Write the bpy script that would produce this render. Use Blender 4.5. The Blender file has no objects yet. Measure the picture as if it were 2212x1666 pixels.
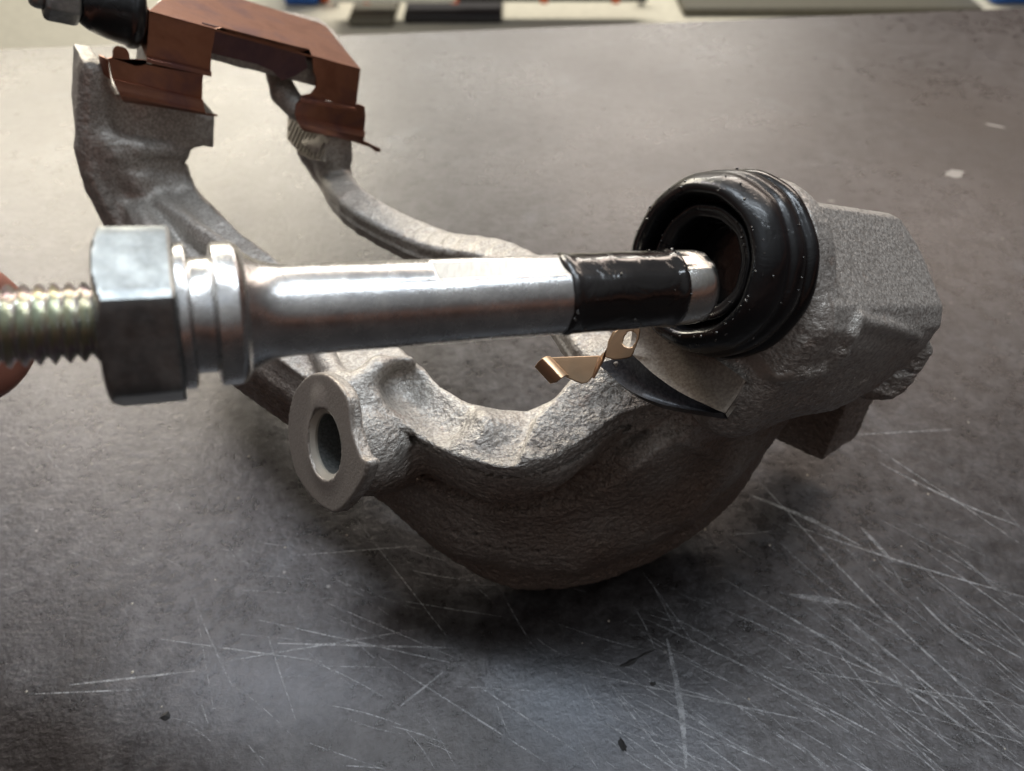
import bpy, bmesh, math, random
import numpy as np
from mathutils import Vector, Matrix
random.seed(7); rng = np.random.default_rng(11)
CM = 0.01                                    # everything below is written in centimetres
scene = bpy.context.scene
col = scene.collection
R = math.radians

# ------------------------------------------------------------------ camera
CAM_H, PITCH, FPX, CX, CY = 15.0, R(45), 1671.0, 1106.0, 833.0
cp, sp = math.cos(PITCH), math.sin(PITCH)
cam_d = bpy.data.cameras.new('camera'); cam = bpy.data.objects.new('camera', cam_d); col.objects.link(cam)
cam.location = (0, 0, CAM_H*CM); cam.rotation_euler = (R(90)-PITCH, 0, 0)
cam_d.sensor_width = 36; cam_d.lens = 36*FPX/2212.0
cam_d.clip_start = 0.005; cam_d.clip_end = 50
cam_d.dof.use_dof = True; cam_d.dof.focus_distance = 0.122; cam_d.dof.aperture_fstop = 24
scene.camera = cam

# ------------------------------------------------------------------ light (workshop lamps, added floor fill)
scene.view_settings.view_transform = 'Standard'; scene.view_settings.look = 'None'
scene.view_settings.exposure = 0.0; scene.view_settings.gamma = 1.0
world = bpy.data.worlds.new("World"); scene.world = world; world.use_nodes = True
wn = world.node_tree; bg = wn.nodes['Background']
wtc = wn.nodes.new('ShaderNodeTexCoord'); wsep = wn.nodes.new('ShaderNodeSeparateXYZ'); wr = wn.nodes.new('ShaderNodeValToRGB'); wns = wn.nodes.new('ShaderNodeTexNoise')
wadd = wn.nodes.new('ShaderNodeMath'); wadd.operation = 'MULTIPLY_ADD'; wns.inputs['Scale'].default_value = 2.2; wns.inputs['Detail'].default_value = 3
wn.links.new(wtc.outputs['Generated'], wsep.inputs[0]); wn.links.new(wtc.outputs['Generated'], wns.inputs['Vector'])
wn.links.new(wns.outputs['Fac'], wadd.inputs[0]); wadd.inputs[1].default_value = .5; wn.links.new(wsep.outputs[2], wadd.inputs[2]); wn.links.new(wadd.outputs[0], wr.inputs[0])
for el, (p_, c_) in zip([wr.color_ramp.elements[0], wr.color_ramp.elements[1]]+[wr.color_ramp.elements.new(x) for x in (.34, .42, .56)],
        ((0., (.03, .022, .02)), (1., (.15, .155, .17)), (.34, (.10, .06, .05)), (.42, (.80, .40, .28)), (.56, (.10, .095, .10)))):
    el.position = p_; el.color = (*c_, 1)
wn.links.new(wr.outputs[0], bg.inputs[0]); bg.inputs[1].default_value = .33
def area(name, loc, target, size, size_y, power, color):
    l = bpy.data.lights.new(name, 'AREA'); l.shape = 'RECTANGLE'; l.size = size*CM; l.size_y = size_y*CM
    l.energy = power; l.color = color
    o = bpy.data.objects.new(name, l); col.objects.link(o); o.location = Vector(loc)*CM
    o.rotation_euler = (Vector(target)-Vector(loc)).to_track_quat('-Z', 'Y').to_euler()
    return o
area('ceiling_tube_light', (-85, 150, 78),  (0, 12, 3), 95, 34, 24.0, (1.0, .92, .74))
area('ceiling_tube_light', (8, 38, 130),   (0, 12, 3), 150, 14, 16.0, (.82, .91, 1.0))
area('ceiling_tube_light', (-98, 112, 108), (0, 12, 3), 22, 34, 5.0, (1.0, .92, .98))
area('ceiling_tube_light', (62, 150, 92),  (0, 12, 3), 130, 26, 10.0, (1.0, .84, .72))
area('floor_fill_light', (0, 420, 170),  (0, 400, -88), 300, 30, 120.0, (1.0, .95, .85))  # added fill to brighten the far floor, no lamp known there
area('window_light', (10, -45, 120), (0, 12, 3), 90, 40, .5, (.72, .84, 1.0))

# ------------------------------------------------------------------ geometry helpers
CAMP = np.array([0, 0, CAM_H])
def ray(px, py):
    a = (px-CX)/FPX; b = (CY-py)/FPX
    return np.array([a, cp+b*sp, -sp+b*cp])
def C(px, py, D): return CAMP + ray(px, py)*D            # a point D cm in front of the lens
def T(px, py, z): r = ray(px, py); return CAMP + r*((z-CAM_H)/r[2])
def Pl(px, py, o, n):
    r = ray(px, py); return CAMP + r*(np.dot(np.asarray(o)-CAMP, n)/np.dot(r, n))
def camvec(x, u, f): return np.array([x, cp*f+sp*u, -sp*f+cp*u])
def nrm(v): v = np.asarray(v, float); return v/np.linalg.norm(v)
def frame(d, up=(0, 0, 1)):
    d = nrm(d); a = nrm(np.cross(up, d)); b = np.cross(d, a); return d, a, b

def finish(o, label=None, cat=None, kind=None, group=None):
    for k, v in (('label', label), ('category', cat), ('kind', kind), ('group', group)):
        if v: o[k] = v
    return o
def mesh_obj(name, verts, faces, mat, parent=None, smooth=True, sharp=40, origin=None):
    V = np.asarray(verts, float)*CM
    me = bpy.data.meshes.new(name)
    if isinstance(faces, np.ndarray):
        me.vertices.add(len(V)); me.vertices.foreach_set('co', V.astype(np.float32).ravel())
        me.loops.add(faces.size); me.loops.foreach_set('vertex_index', faces.astype(np.int32).ravel())
        me.polygons.add(len(faces)); me.polygons.foreach_set('loop_start', np.arange(0, faces.size, 4, dtype=np.int32))
        me.update(calc_edges=True)
    else:
        me.from_pydata([tuple(v) for v in V], [], [tuple(f) for f in faces])
    o = bpy.data.objects.new(name, me); col.objects.link(o)
    for m in (mat if isinstance(mat, (list, tuple)) else [mat]): me.materials.append(m)
    if smooth:
        me.polygons.foreach_set('use_smooth', [True]*len(me.polygons))
        if sharp: me.set_sharp_from_angle(angle=R(sharp))
    if parent:
        o.parent = parent; o.matrix_parent_inverse = Matrix.Translation(-parent.location)
    return o
def bevel(o, w, seg=2, ang=30):
    m = o.modifiers.new('bevel', 'BEVEL'); m.width = w*CM; m.segments = seg; m.limit_method = 'ANGLE'; m.angle_limit = R(ang)
    return o
def empty(name, loc):
    o = bpy.data.objects.new(name, None); col.objects.link(o); o.location = Vector(loc)*CM
    o.empty_display_size = .01; return o
def lathe(prof, o, d, seg=96, wob=None, closed=False):
    """prof: list of (s, r) along axis d from o"""
    d, a, b = frame(d); o = np.asarray(o, float); V = []; F = []
    th = np.linspace(0, 2*np.pi, seg, endpoint=False)
    for i, (s, r) in enumerate(prof):
        rr = np.full(seg, r) if wob is None else r + wob(s, r, th)
        V.append(o + s*d + rr[:, None]*(np.cos(th)[:, None]*a + np.sin(th)[:, None]*b))
    n = len(prof)
    for i in range(n-1 if not closed else n):
        i2 = (i+1) % n
        for j in range(seg):
            k = (j+1) % seg
            F.append((i*seg+j, i*seg+k, i2*seg+k, i2*seg+j))
    V = np.concatenate(V)
    if not closed:
        if prof[0][1] > 1e-4: F.append(tuple(range(seg-1, -1, -1)))
        if prof[-1][1] > 1e-4: F.append(tuple(range((n-1)*seg, n*seg)))
    return V, F
def fillet(prof, rad=.03, seg=4):
    out = [prof[0]]
    for i in range(1, len(prof)-1):
        p0, p1, p2 = map(np.array, (prof[i-1], prof[i], prof[i+1]))
        l0 = np.linalg.norm(p0-p1); l2 = np.linalg.norm(p2-p1)
        if l0 < 1e-6 or l2 < 1e-6: out.append(tuple(p1)); continue
        t = min(rad, l0*.45, l2*.45); a = p1+(p0-p1)/l0*t; b = p1+(p2-p1)/l2*t
        for k in range(seg+1):
            u = k/seg; q = (1-u)**2*a+2*u*(1-u)*p1+u*u*b; out.append(tuple(q))
    out.append(prof[-1]); return out
def sheet(pts, thick, n=None):
    """flat plate from an ordered 3-D outline, thick cm towards -n"""
    P = np.array(pts, float); c = P.mean(0)
    if n is None:
        n = np.zeros(3)
        for i in range(len(P)): n += np.cross(P[i]-c, P[(i+1) % len(P)]-c)
        n = nrm(n)
        if np.dot(n, CAMP-c) < 0: n = -n
    Q = P - n*thick; N = len(P)
    V = np.concatenate([P, Q]); F = [tuple(range(N)), tuple(range(2*N-1, N-1, -1))]
    F += [(i, i+N, (i+1) % N+N, (i+1) % N) for i in range(N)]
    return V, F
def strip(profile_pts_a, profile_pts_b, thick):
    """bent sheet: two matching 3-D polylines joined, given a thickness"""
    A = np.array(profile_pts_a, float); B = np.array(profile_pts_b, float); n = len(A)
    N = []
    for i in range(n):
        t = A[min(i+1, n-1)]-A[max(i-1, 0)]; N.append(nrm(np.cross(t, B[i]-A[i])))
    N = np.array(N); V = np.concatenate([A, B, A+N*thick, B+N*thick]); F = []
    for i in range(n-1):
        F += [(i, i+1, n+i+1, n+i), (2*n+i, 3*n+i, 3*n+i+1, 2*n+i+1), (i, 2*n+i, 2*n+i+1, i+1), (n+i, n+i+1, 3*n+i+1, 3*n+i)]
    F += [(0, n, 3*n, 2*n), (n-1, 3*n-1, 4*n-1, 2*n-1)]
    return V, F
def join(parts):
    V = []; F = []; k = 0
    for v, f in parts:
        V.append(np.asarray(v, float)); F += [tuple(i+k for i in q) for q in f]; k += len(v)
    return np.concatenate(V), F
def fixn(o):
    bm = bmesh.new(); bm.from_mesh(o.data); bmesh.ops.recalc_face_normals(bm, faces=bm.faces); bm.to_mesh(o.data); bm.free(); return o

# ------------------------------------------------------------------ material helper
def mat(name):
    m = bpy.data.materials.new(name); m.use_nodes = True; nt = m.node_tree
    return m, nt, nt.nodes['Principled BSDF']
def N(nt, t, **kw):
    n = nt.nodes.new(t)
    for k, v in kw.items():
        if k.startswith('i_'):
            key = k[2:]; key = int(key) if key.isdigit() else key.replace('_', ' ')
            n.inputs[key].default_value = v
        else: setattr(n, k, v)
    return n
def coords(nt, scale=(1, 1, 1), rot=(0, 0, 0), kind='Object'):
    tc = N(nt, 'ShaderNodeTexCoord'); mp = N(nt, 'ShaderNodeMapping'); nt.links.new(tc.outputs[kind], mp.inputs[0])
    mp.inputs['Scale'].default_value = scale; mp.inputs['Rotation'].default_value = rot; return mp.outputs[0]
def noise(nt, vec, scale, detail=4, rough=.55, dist=0):
    n = N(nt, 'ShaderNodeTexNoise'); nt.links.new(vec, n.inputs['Vector'])
    n.inputs['Scale'].default_value = scale; n.inputs['Detail'].default_value = detail
    n.inputs['Roughness'].default_value = rough; n.inputs['Distortion'].default_value = dist
    return n.outputs['Fac']
def ramp(nt, fac, stops):
    r = N(nt, 'ShaderNodeValToRGB'); e = r.color_ramp.elements
    while len(e) < len(stops): e.new(.5)
    for el, (p, c) in zip(e, stops):
        el.position = p; el.color = (c, c, c, 1) if isinstance(c, (int, float)) else (*c, 1)
    nt.links.new(fac, r.inputs[0]); return r.outputs[0]
def mix(nt, fac, a, b, blend='MIX'):
    m = N(nt, 'ShaderNodeMix', data_type='RGBA', blend_type=blend)
    for sock, v in ((m.inputs[0], fac), (m.inputs[6], a), (m.inputs[7], b)):
        if hasattr(v, 'is_linked') or isinstance(v, bpy.types.NodeSocket): nt.links.new(v, sock)
        elif isinstance(v, (int, float)): sock.default_value = v if sock == m.inputs[0] else (v, v, v, 1)
        else: sock.default_value = (*v, 1)
    return m.outputs[2]
def math_(nt, op, a, b=None, c=None, clamp=False):
    m = N(nt, 'ShaderNodeMath', operation=op, use_clamp=clamp)
    for i, v in enumerate((a, b, c)):
        if v is None: continue
        if isinstance(v, bpy.types.NodeSocket): nt.links.new(v, m.inputs[i])
        else: m.inputs[i].default_value = v
    return m.outputs[0]
def bump(nt, h, strength, dist, prev=None):
    b = N(nt, 'ShaderNodeBump'); b.inputs['Distance'].default_value = dist*CM
    if isinstance(strength, bpy.types.NodeSocket): nt.links.new(strength, b.inputs['Strength'])
    else: b.inputs['Strength'].default_value = strength
    nt.links.new(h, b.inputs['Height'])
    if prev is not None: nt.links.new(prev, b.inputs['Normal'])
    return b.outputs[0]
#@MATERIALS
exec_materials = True
# cast iron
M = {}
m, nt, p = mat('cast_iron'); L = nt.links.new; v = coords(nt)
big = noise(nt, v, 60, 4, .6); med = noise(nt, coords(nt, (1, 1, 1.5)), 800, 4, .6, 0.); fine = noise(nt, v, 2100, 3, .6)
at_ = N(nt, 'ShaderNodeAttribute', attribute_name='machined'); mch = at_.outputs['Fac']
c1 = ramp(nt, big, [(.3, (.20, .17, .15)), (.55, (.29, .26, .235)), (.75, (.24, .185, .15))])
vo = N(nt, 'ShaderNodeTexVoronoi', feature='SMOOTH_F1'); L(v, vo.inputs['Vector']); vo.inputs['Scale'].default_value = 1150; vo.inputs['Smoothness'].default_value = .5
c2 = mix(nt, ramp(nt, math_(nt, 'SUBTRACT', math_(nt, 'MULTIPLY', fine, 1.25), math_(nt, 'MULTIPLY', vo.outputs['Distance'], .35)), [(.30, 0.0), (.62, 1.0)]), (.09, .072, .06), mix(nt, math_(nt, 'MULTIPLY', math_(nt, 'SUBTRACT', N(nt, 'ShaderNodeAttribute', attribute_name='brown_shade').outputs['Fac'], .45, clamp=True), 1.6, clamp=True), (.56, .53, .49), (.27, .21, .17)))
shade_f = N(nt, 'ShaderNodeAttribute', attribute_name='brown_shade').outputs['Fac']
c1 = mix(nt, math_(nt, 'MULTIPLY', math_(nt, 'SUBTRACT', shade_f, .45, clamp=True), 1.3, clamp=True), mix(nt, big, (.33, .305, .275), (.44, .415, .38)), mix(nt, big, (.125, .080, .058), (.20, .14, .105)))  # darker brown share paints the shade of belly and boss underside
cc = mix(nt, .42, c1, c2)
cc = mix(nt, ramp(nt, noise(nt, v, 210, 5, .7), [(.60, 0.), (.72, .35)]), cc, (.20, .10, .055))
cm_ = mix(nt, ramp(nt, fine, [(.3, 0.0), (.75, 1.0)]), (.22, .19, .165), (.31, .275, .245))
L(mix(nt, math_(nt, 'MULTIPLY', mch, .92), cc, mix(nt, .55, cm_, (.25, .22, .19))), p.inputs['Base Color'])
p.inputs['Metallic'].default_value = .4
L(math_(nt, 'ADD', math_(nt, 'MULTIPLY', med, .3), .24), p.inputs['Roughness'])
gr = N(nt, 'ShaderNodeAttribute', attribute_name='coarse').outputs['Fac']
b1 = bump(nt, med, math_(nt, 'MULTIPLY', gr, 1.0), .11)
b1 = bump(nt, vo.outputs['Distance'], math_(nt, 'MULTIPLY', gr, -.55), .05, b1)
b2 = bump(nt, fine, math_(nt, 'ADD', math_(nt, 'MULTIPLY', gr, .35), .4), .024, b1)
L(b2, p.inputs['Normal']); M['iron'] = m
m, nt, p = mat('machined_iron'); L = nt.links.new; v = coords(nt)
L(mix(nt, noise(nt, v, 700, 4), (.34, .31, .26), (.46, .43, .37)), p.inputs['Base Color']); p.inputs['Metallic'].default_value = .3; p.inputs['Roughness'].default_value = .45; M['seat'] = m
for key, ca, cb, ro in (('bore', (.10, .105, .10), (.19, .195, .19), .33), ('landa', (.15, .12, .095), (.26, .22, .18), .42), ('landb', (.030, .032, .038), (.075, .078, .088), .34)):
    m, nt, p = mat('machined_'+key); L = nt.links.new; v = coords(nt)
    f1 = noise(nt, v, 2200, 3, .6); L(mix(nt, ramp(nt, f1, [(.35, 0.), (.68, 1.)]), ca, cb), p.inputs['Base Color'])
    p.inputs['Metallic'].default_value = .45; p.inputs['Roughness'].default_value = ro; L(bump(nt, f1, .4, .010), p.inputs['Normal']); M[key] = m
# zinc plated steel
def zinc(name, c0, c1, rough, streak=True):
    m, nt, p = mat(name); L = nt.links.new; v = coords(nt)
    n1 = noise(nt, v, 130, 4, .6); n2 = noise(nt, v, 1700, 4, .75); n3 = noise(nt, v, 500, 4, .6)
    n4 = noise(nt, v, 420, 5, .7)
    L(mix(nt, ramp(nt, math_(nt, 'ADD', math_(nt, 'MULTIPLY', n1, .5), math_(nt, 'MULTIPLY', n4, .5)), [(.40, 0.), (.60, 1.)]), c0, c1), p.inputs['Base Color'])
    p.inputs['Metallic'].default_value = 1
    L(math_(nt, 'ADD', math_(nt, 'MULTIPLY', n3, .22), rough), p.inputs['Roughness'])
    L(bump(nt, n2, .7, .0045, bump(nt, n3, .3, .008)), p.inputs['Normal']); return m
M['zinc'] = zinc('zinc_plated_steel', (.56, .56, .56), (.80, .79, .77), .15)
M['zinc_hex'] = zinc('zinc_plated_hex', (.20, .21, .21), (.38, .40, .395), .30)
m, nt, p = mat('ground_steel_flat'); L = nt.links.new; v = coords(nt, (1, 1, 1)); vv = coords(nt, (3200, 500, 500), (0, 0, R(-20)))
p.inputs['Metallic'].default_value = 1; L(mix(nt, noise(nt, vv, 1, 3), (.17, .19, .20), (.40, .43, .44)), p.inputs['Base Color'])
p.inputs['Roughness'].default_value = .33; L(bump(nt, noise(nt, vv, 1, 3), .5, .006), p.inputs['Normal']); M['flat'] = m
M['zinc_end'] = zinc('zinc_plated_tip', (.55, .56, .57), (.68, .66, .60), .14)
m, nt, p = mat('zinc_thread'); L = nt.links.new
lw = N(nt, 'ShaderNodeLayerWeight', i_Blend=.45); v = coords(nt)
irr = math_(nt, 'ADD', math_(nt, 'MULTIPLY', noise(nt, v, 140, 3), .7), math_(nt, 'MULTIPLY', lw.outputs['Facing'], .45))
L(ramp(nt, irr, [(.30, (.58, .58, .50)), (.42, (.52, .56, .47)), (.52, (.64, .60, .46)), (.62, (.60, .50, .56)), (.75, (.45, .45, .38))]), p.inputs['Base Color'])
p.inputs['Metallic'].default_value = 1; p.inputs['Roughness'].default_value = .3; M['thread'] = m
# rubber, greased
def rubber(name, base, rough, coat, gs=260):
    m, nt, p = mat(name); L = nt.links.new; v = coords(nt)
    n1 = noise(nt, v, gs, 4, .55, 1.0); n2 = noise(nt, v, 1200, 3, .6); n3 = noise(nt, v, 70, 3)
    L(mix(nt, ramp(nt, n3, [(.35, 0.), (.7, 1.)]), base, tuple(min(1, b*2.2) for b in base)), p.inputs['Base Color'])
    p.inputs['Specular IOR Level'].default_value = .42
    L(math_(nt, 'ADD', math_(nt, 'MULTIPLY', ramp(nt, n3, [(.4, 0.), (.65, 1.)]), .18), rough), p.inputs['Roughness'])
    p.inputs['Coat Weight'].default_value = coat; p.inputs['Coat Roughness'].default_value = .06
    bb = bump(nt, ramp(nt, n1, [(.35, 0.), (.7, 1.)]), .15, .02, bump(nt, n2, .25, .008))
    L(bb, p.inputs['Normal']); L(bump(nt, ramp(nt, n1, [(.46, 0.), (.58, 1.)]), .28, .03), p.inputs['Coat Normal']); return m
M['boot'] = rubber('greased_rubber', (.003, .003, .0035), .22, .2)
M['sleeve'] = rubber('greased_sleeve', (.004, .003, .003), .16, .6, 170)
m, nt, p = mat('clear_grease'); p.inputs['Base Color'].default_value = (.05, .045, .04, 1); p.inputs['Roughness'].default_value = .06; p.inputs['Coat Weight'].default_value = 1; p.inputs['Coat Roughness'].default_value = .03; M['grease'] = m
# copper coloured clip
def clipmat(name, a, b, c, rough):
    m, nt, p = mat(name); L = nt.links.new; v = coords(nt)
    n1 = noise(nt, v, 90, 4, .6, .6); n2 = noise(nt, v, 900, 4, .6)
    L(mix(nt, math_(nt, 'MULTIPLY', n2, .35), ramp(nt, n1, [(.32, a), (.5, b), (.68, c)]), tuple(x*.5 for x in b)), p.inputs['Base Color'])
    p.inputs['Metallic'].default_value = .9
    L(math_(nt, 'ADD', math_(nt, 'MULTIPLY', n2, .15), rough), p.inputs['Roughness'])
    L(bump(nt, n2, .15, .006), p.inputs['Normal']); return m
M['copper'] = clipmat('copper_clip', (.23, .095, .062), (.32, .145, .092), (.20, .095, .09), .25)
M['band'] = clipmat('shaded_copper_clip', (.10, .06, .075), (.15, .085, .09), (.11, .06, .05), .40)  # copper in shadow, its shade painted as dark violet
M['brass'] = clipmat('brass_clip', (.50, .32, .19), (.56, .36, .22), (.44, .31, .20), .24)
# skin
m, nt, p = mat('skin'); L = nt.links.new; v = coords(nt)
L(ramp(nt, noise(nt, v, 80, 4), [(.3, (.22, .085, .06)), (.7, (.32, .13, .09))]), p.inputs['Base Color'])
p.inputs['Roughness'].default_value = .5; p.inputs['Subsurface Weight'].default_value = .15
p.inputs['Subsurface Radius'].default_value = (.01, .004, .002); p.inputs['Subsurface Scale'].default_value = .3
L(bump(nt, noise(nt, v, 900, 3), .3, .01), p.inputs['Normal']); M['skin'] = m
m, nt, p = mat('nail'); p.inputs['Base Color'].default_value = (.65, .42, .34, 1); p.inputs['Roughness'].default_value = .25; M['nail'] = m
def plain(name, c, rough=.5, metal=0, nz=0):
    m, nt, p = mat(name); v = coords(nt); n = noise(nt, v, 40, 4)
    nt.links.new(mix(nt, n, tuple(x*.75 for x in c), tuple(min(1, x*1.2) for x in c)), p.inputs['Base Color'])
    p.inputs['Roughness'].default_value = rough; p.inputs['Metallic'].default_value = metal; return m
# bench top: dark steel sheet, worn and oily
m, nt, p = mat('worn_steel_sheet'); L = nt.links.new; v = coords(nt)
a = noise(nt, v, 11, 5, .6, .4); b = noise(nt, v, 150, 8, .78, 0.); c = noise(nt, v, 520, 6, .7, 0.); d_ = noise(nt, v, 900, 4, .6); e = noise(nt, v, 34, 7, .72, .4)
base = mix(nt, ramp(nt, b, [(.36, 0.), (.64, 1.)]), (.016, .013, .0125), (.066, .061, .062))
base = mix(nt, ramp(nt, c, [(.36, .6), (.52, 0.)]), base, (.018, .016, .015))
base = mix(nt, ramp(nt, a, [(.54, 0.), (.70, .3)]), base, (.030, .023, .019))
base = mix(nt, ramp(nt, e, [(.56, 0.), (.72, .22)]), base, (.14, .15, .165))
vr = N(nt, 'ShaderNodeTexVoronoi', feature='F1'); L(v, vr.inputs['Vector']); vr.inputs['Scale'].default_value = 85
base = mix(nt, ramp(nt, vr.outputs['Distance'], [(.025, .4), (.045, 0.)]), base, (.30, .28, .26))
def stain_and_shade(px, py, rx, ry, rot, amt, colr):  # oil stains and painted shade, blended into the base colour as ellipses
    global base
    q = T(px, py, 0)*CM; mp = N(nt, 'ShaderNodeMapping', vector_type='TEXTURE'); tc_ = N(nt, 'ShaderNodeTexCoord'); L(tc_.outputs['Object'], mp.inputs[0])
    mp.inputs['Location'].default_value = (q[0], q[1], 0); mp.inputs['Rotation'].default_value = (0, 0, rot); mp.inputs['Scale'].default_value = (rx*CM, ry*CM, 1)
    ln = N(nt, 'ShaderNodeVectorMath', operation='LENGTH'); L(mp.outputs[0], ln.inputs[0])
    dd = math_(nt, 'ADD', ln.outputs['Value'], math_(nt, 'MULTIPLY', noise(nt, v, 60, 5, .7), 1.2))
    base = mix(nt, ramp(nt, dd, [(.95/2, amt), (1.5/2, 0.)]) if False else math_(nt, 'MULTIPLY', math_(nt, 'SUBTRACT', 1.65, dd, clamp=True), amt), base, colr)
stain_and_shade(2090, 260, 4.5, 9, R(10), .75, (.022, .016, .013)); stain_and_shade(150, 1480, 1.1, 3.2, R(8), .8, (.016, .012, .010)); stain_and_shade(40, 1400, 1.0, 1.6, 0, .5, (.02, .015, .013))  # first patch paints shade at the right; the lower-left pair are oil stains
stain_and_shade(800, 540, 3, 2.5, 0, .6, (.02, .018, .018)); stain_and_shade(930, 1610, 5, .9, R(4), .45, (.022, .018, .015))  # first patch paints the shadow under the tie bar; second darkens a low strip
stain_and_shade(1300, 1550, 2.6, 1.8, R(-10), .35, (.11, .12, .14)); stain_and_shade(1180, 1500, 1.5, 1.2, 0, .3, (.10, .11, .125)); stain_and_shade(600, 1480, 2.5, 1.2, 0, .35, (.12, .12, .13))  # paler bluish patches mixed into the base colour
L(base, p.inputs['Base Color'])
p.inputs['Metallic'].default_value = .45
rr = math_(nt, 'ADD', math_(nt, 'MULTIPLY', ramp(nt, b, [(.3, 0.), (.7, 1.)]), .12), math_(nt, 'ADD', math_(nt, 'MULTIPLY', e, .05), .165))
rr = math_(nt, 'ADD', rr, math_(nt, 'MULTIPLY', c, .12))
rr = math_(nt, 'ADD', rr, math_(nt, 'MULTIPLY', math_(nt, 'SUBTRACT', noise(nt, v, 16, 3, .5), .5), .22)); L(rr, p.inputs['Roughness'])
def scr_layer(rot, sx, sy, lo, hi, seedoff):
    vv = coords(nt, (sx, sy, 1), (0, 0, rot)); mpn = vv.node; mpn.inputs['Location'].default_value = (seedoff, seedoff*.7, 0)
    return ramp(nt, noise(nt, vv, 1, 2, .5), [(lo, 0.), (hi, 1.)])
s1 = scr_layer(R(35), 18, 2200, .66, .74, 3.1); s2 = scr_layer(R(12), 10, 1700, .68, .76, 8.7); s3 = scr_layer(R(78), 14, 1800, .70, .78, 5.2)
ss = math_(nt, 'MAXIMUM', s1, math_(nt, 'MAXIMUM', s2, s3))
ss = math_(nt, 'MULTIPLY', ss, ramp(nt, b, [(.42, 0.), (.6, .6)]))
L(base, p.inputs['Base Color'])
L(bump(nt, c, .75, .024, bump(nt, d_, .25, .006, bump(nt, noise(nt, v, 300, 5, .65, 0.), .35, .025))), p.inputs['Normal']); M['bench'] = m
m, nt, p = mat('scratch_mark'); L = nt.links.new; v = coords(nt)
L(mix(nt, noise(nt, v, 260, 4, .7), (.15, .15, .16), (.36, .355, .35)), p.inputs['Base Color'])
p.inputs['Roughness'].default_value = .5; p.inputs['Metallic'].default_value = .5
L(ramp(nt, noise(nt, v, 420, 5, .75), [(.36, .1), (.60, .8)]), p.inputs['Alpha']); M['scratch'] = m
M['dirt'] = plain('black_debris', (.012, .011, .011), .6)
M['scuff'] = plain('dull_scuff', (.26, .24, .215), .5, .2)
M['fleck'] = plain('pale_fleck', (.45, .40, .33), .6)
#@SDF ---------------------------------------------------------------- casting as a signed distance field, meshed by surface nets
def smin(a, b, k):
    if k <= 0: return np.minimum(a, b)
    h = np.clip(k-np.abs(a-b), 0, None)/k; return np.minimum(a, b)-h*h*k*.25
def smax(a, b, k): return -smin(-a, -b, k)
def sd_poly(U, V, poly):
    P = np.asarray(poly, np.float32); d = np.full(U.shape, 1e9, np.float32); s = np.ones(U.shape, np.float32)
    n = len(P); j = n-1
    for i in range(n):
        ex, ey = P[j]-P[i]; wx = U-P[i, 0]; wy = V-P[i, 1]
        t = np.clip((wx*ex+wy*ey)/(ex*ex+ey*ey+1e-12), 0, 1)
        bx = wx-ex*t; by = wy-ey*t; d = np.minimum(d, bx*bx+by*by)
        c1 = V >= P[i, 1]; c2 = V < P[j, 1]; c3 = ex*wy > ey*wx
        flip = (c1 & c2 & c3) | (~c1 & ~c2 & ~c3); s = np.where(flip, -s, s); j = i
    return s*np.sqrt(d)
class Ext:
    """polygon in the plane (o; a, b) extruded from w0 to w1 along d, edges rounded by r"""
    def __init__(self, poly, o, a, b, d, w0, w1, r=.1):
        self.poly = np.array(poly, float); self.o = np.array(o, float); self.a = nrm(a); self.b = nrm(b); self.d = nrm(d)
        self.w0 = w0; self.w1 = w1; self.r = r
        pts = [self.o+u*self.a+v*self.b+w*self.d for u, v in self.poly for w in (w0, w1)]
        self.lo = np.min(pts, 0); self.hi = np.max(pts, 0)
    def __call__(self, X):
        q = X-self.o.astype(np.float32); U = q@self.a.astype(np.float32); V = q@self.b.astype(np.float32); W = q@self.d.astype(np.float32)
        r = self.r; d2 = sd_poly(U, V, self.poly)+r; dw = np.abs(W-(self.w0+self.w1)/2)-(self.w1-self.w0)/2+r
        return np.minimum(np.maximum(d2, dw), 0)+np.sqrt(np.maximum(d2, 0)**2+np.maximum(dw, 0)**2)-r
class Chain:
    """round cones through points with radii; sq < 1 flattens along axis fl"""
    def __init__(self, pts, rad, fl=None, sq=1.):
        self.p = np.array(pts, float); self.r = np.array(rad, float); self.fl = None if fl is None else nrm(fl).astype(np.float32); self.sq = sq
        m = self.r.max()/min(1, sq); self.lo = self.p.min(0)-m; self.hi = self.p.max(0)+m
    def __call__(self, X):
        d = np.full(len(X), 1e9, np.float32)
        for i in range(len(self.p)-1):
            a = self.p[i].astype(np.float32); b = self.p[i+1].astype(np.float32); ab = b-a; q = X-a
            t = np.clip((q@ab)/(ab@ab), 0, 1); q = q-t[:, None]*ab
            if self.fl is not None:
                h = q@self.fl; q = q+h[:, None]*self.fl*(1/self.sq-1)
            d = smin(d, np.sqrt((q*q).sum(1))-(self.r[i]+(self.r[i+1]-self.r[i])*t), .05)
        return d
class Rail:
    """rounded bar of rectangular section (half width w, half height hh) through points"""
    def __init__(self, pts, w, hh, r=.08): self.p = np.array(pts, float); self.w, self.hh, self.r = w, hh, r; self.lo = self.p.min(0)-w-hh; self.hi = self.p.max(0)+w+hh
    def __call__(self, X):
        d = np.full(len(X), 1e9, np.float32)
        for i in range(len(self.p)-1):
            a = self.p[i].astype(np.float32); ab = (self.p[i+1]-self.p[i]).astype(np.float32); q = X-a
            t = np.clip((q@ab)/(ab@ab), 0, 1); q = q-t[:, None]*ab
            u = np.sqrt(q[:, 0]**2+q[:, 1]**2)-self.w+self.r; z = np.abs(q[:, 2])-self.hh+self.r
            d = smin(d, np.minimum(np.maximum(u, z), 0)+np.sqrt(np.maximum(u, 0)**2+np.maximum(z, 0)**2)-self.r, .03)
        return d
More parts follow.
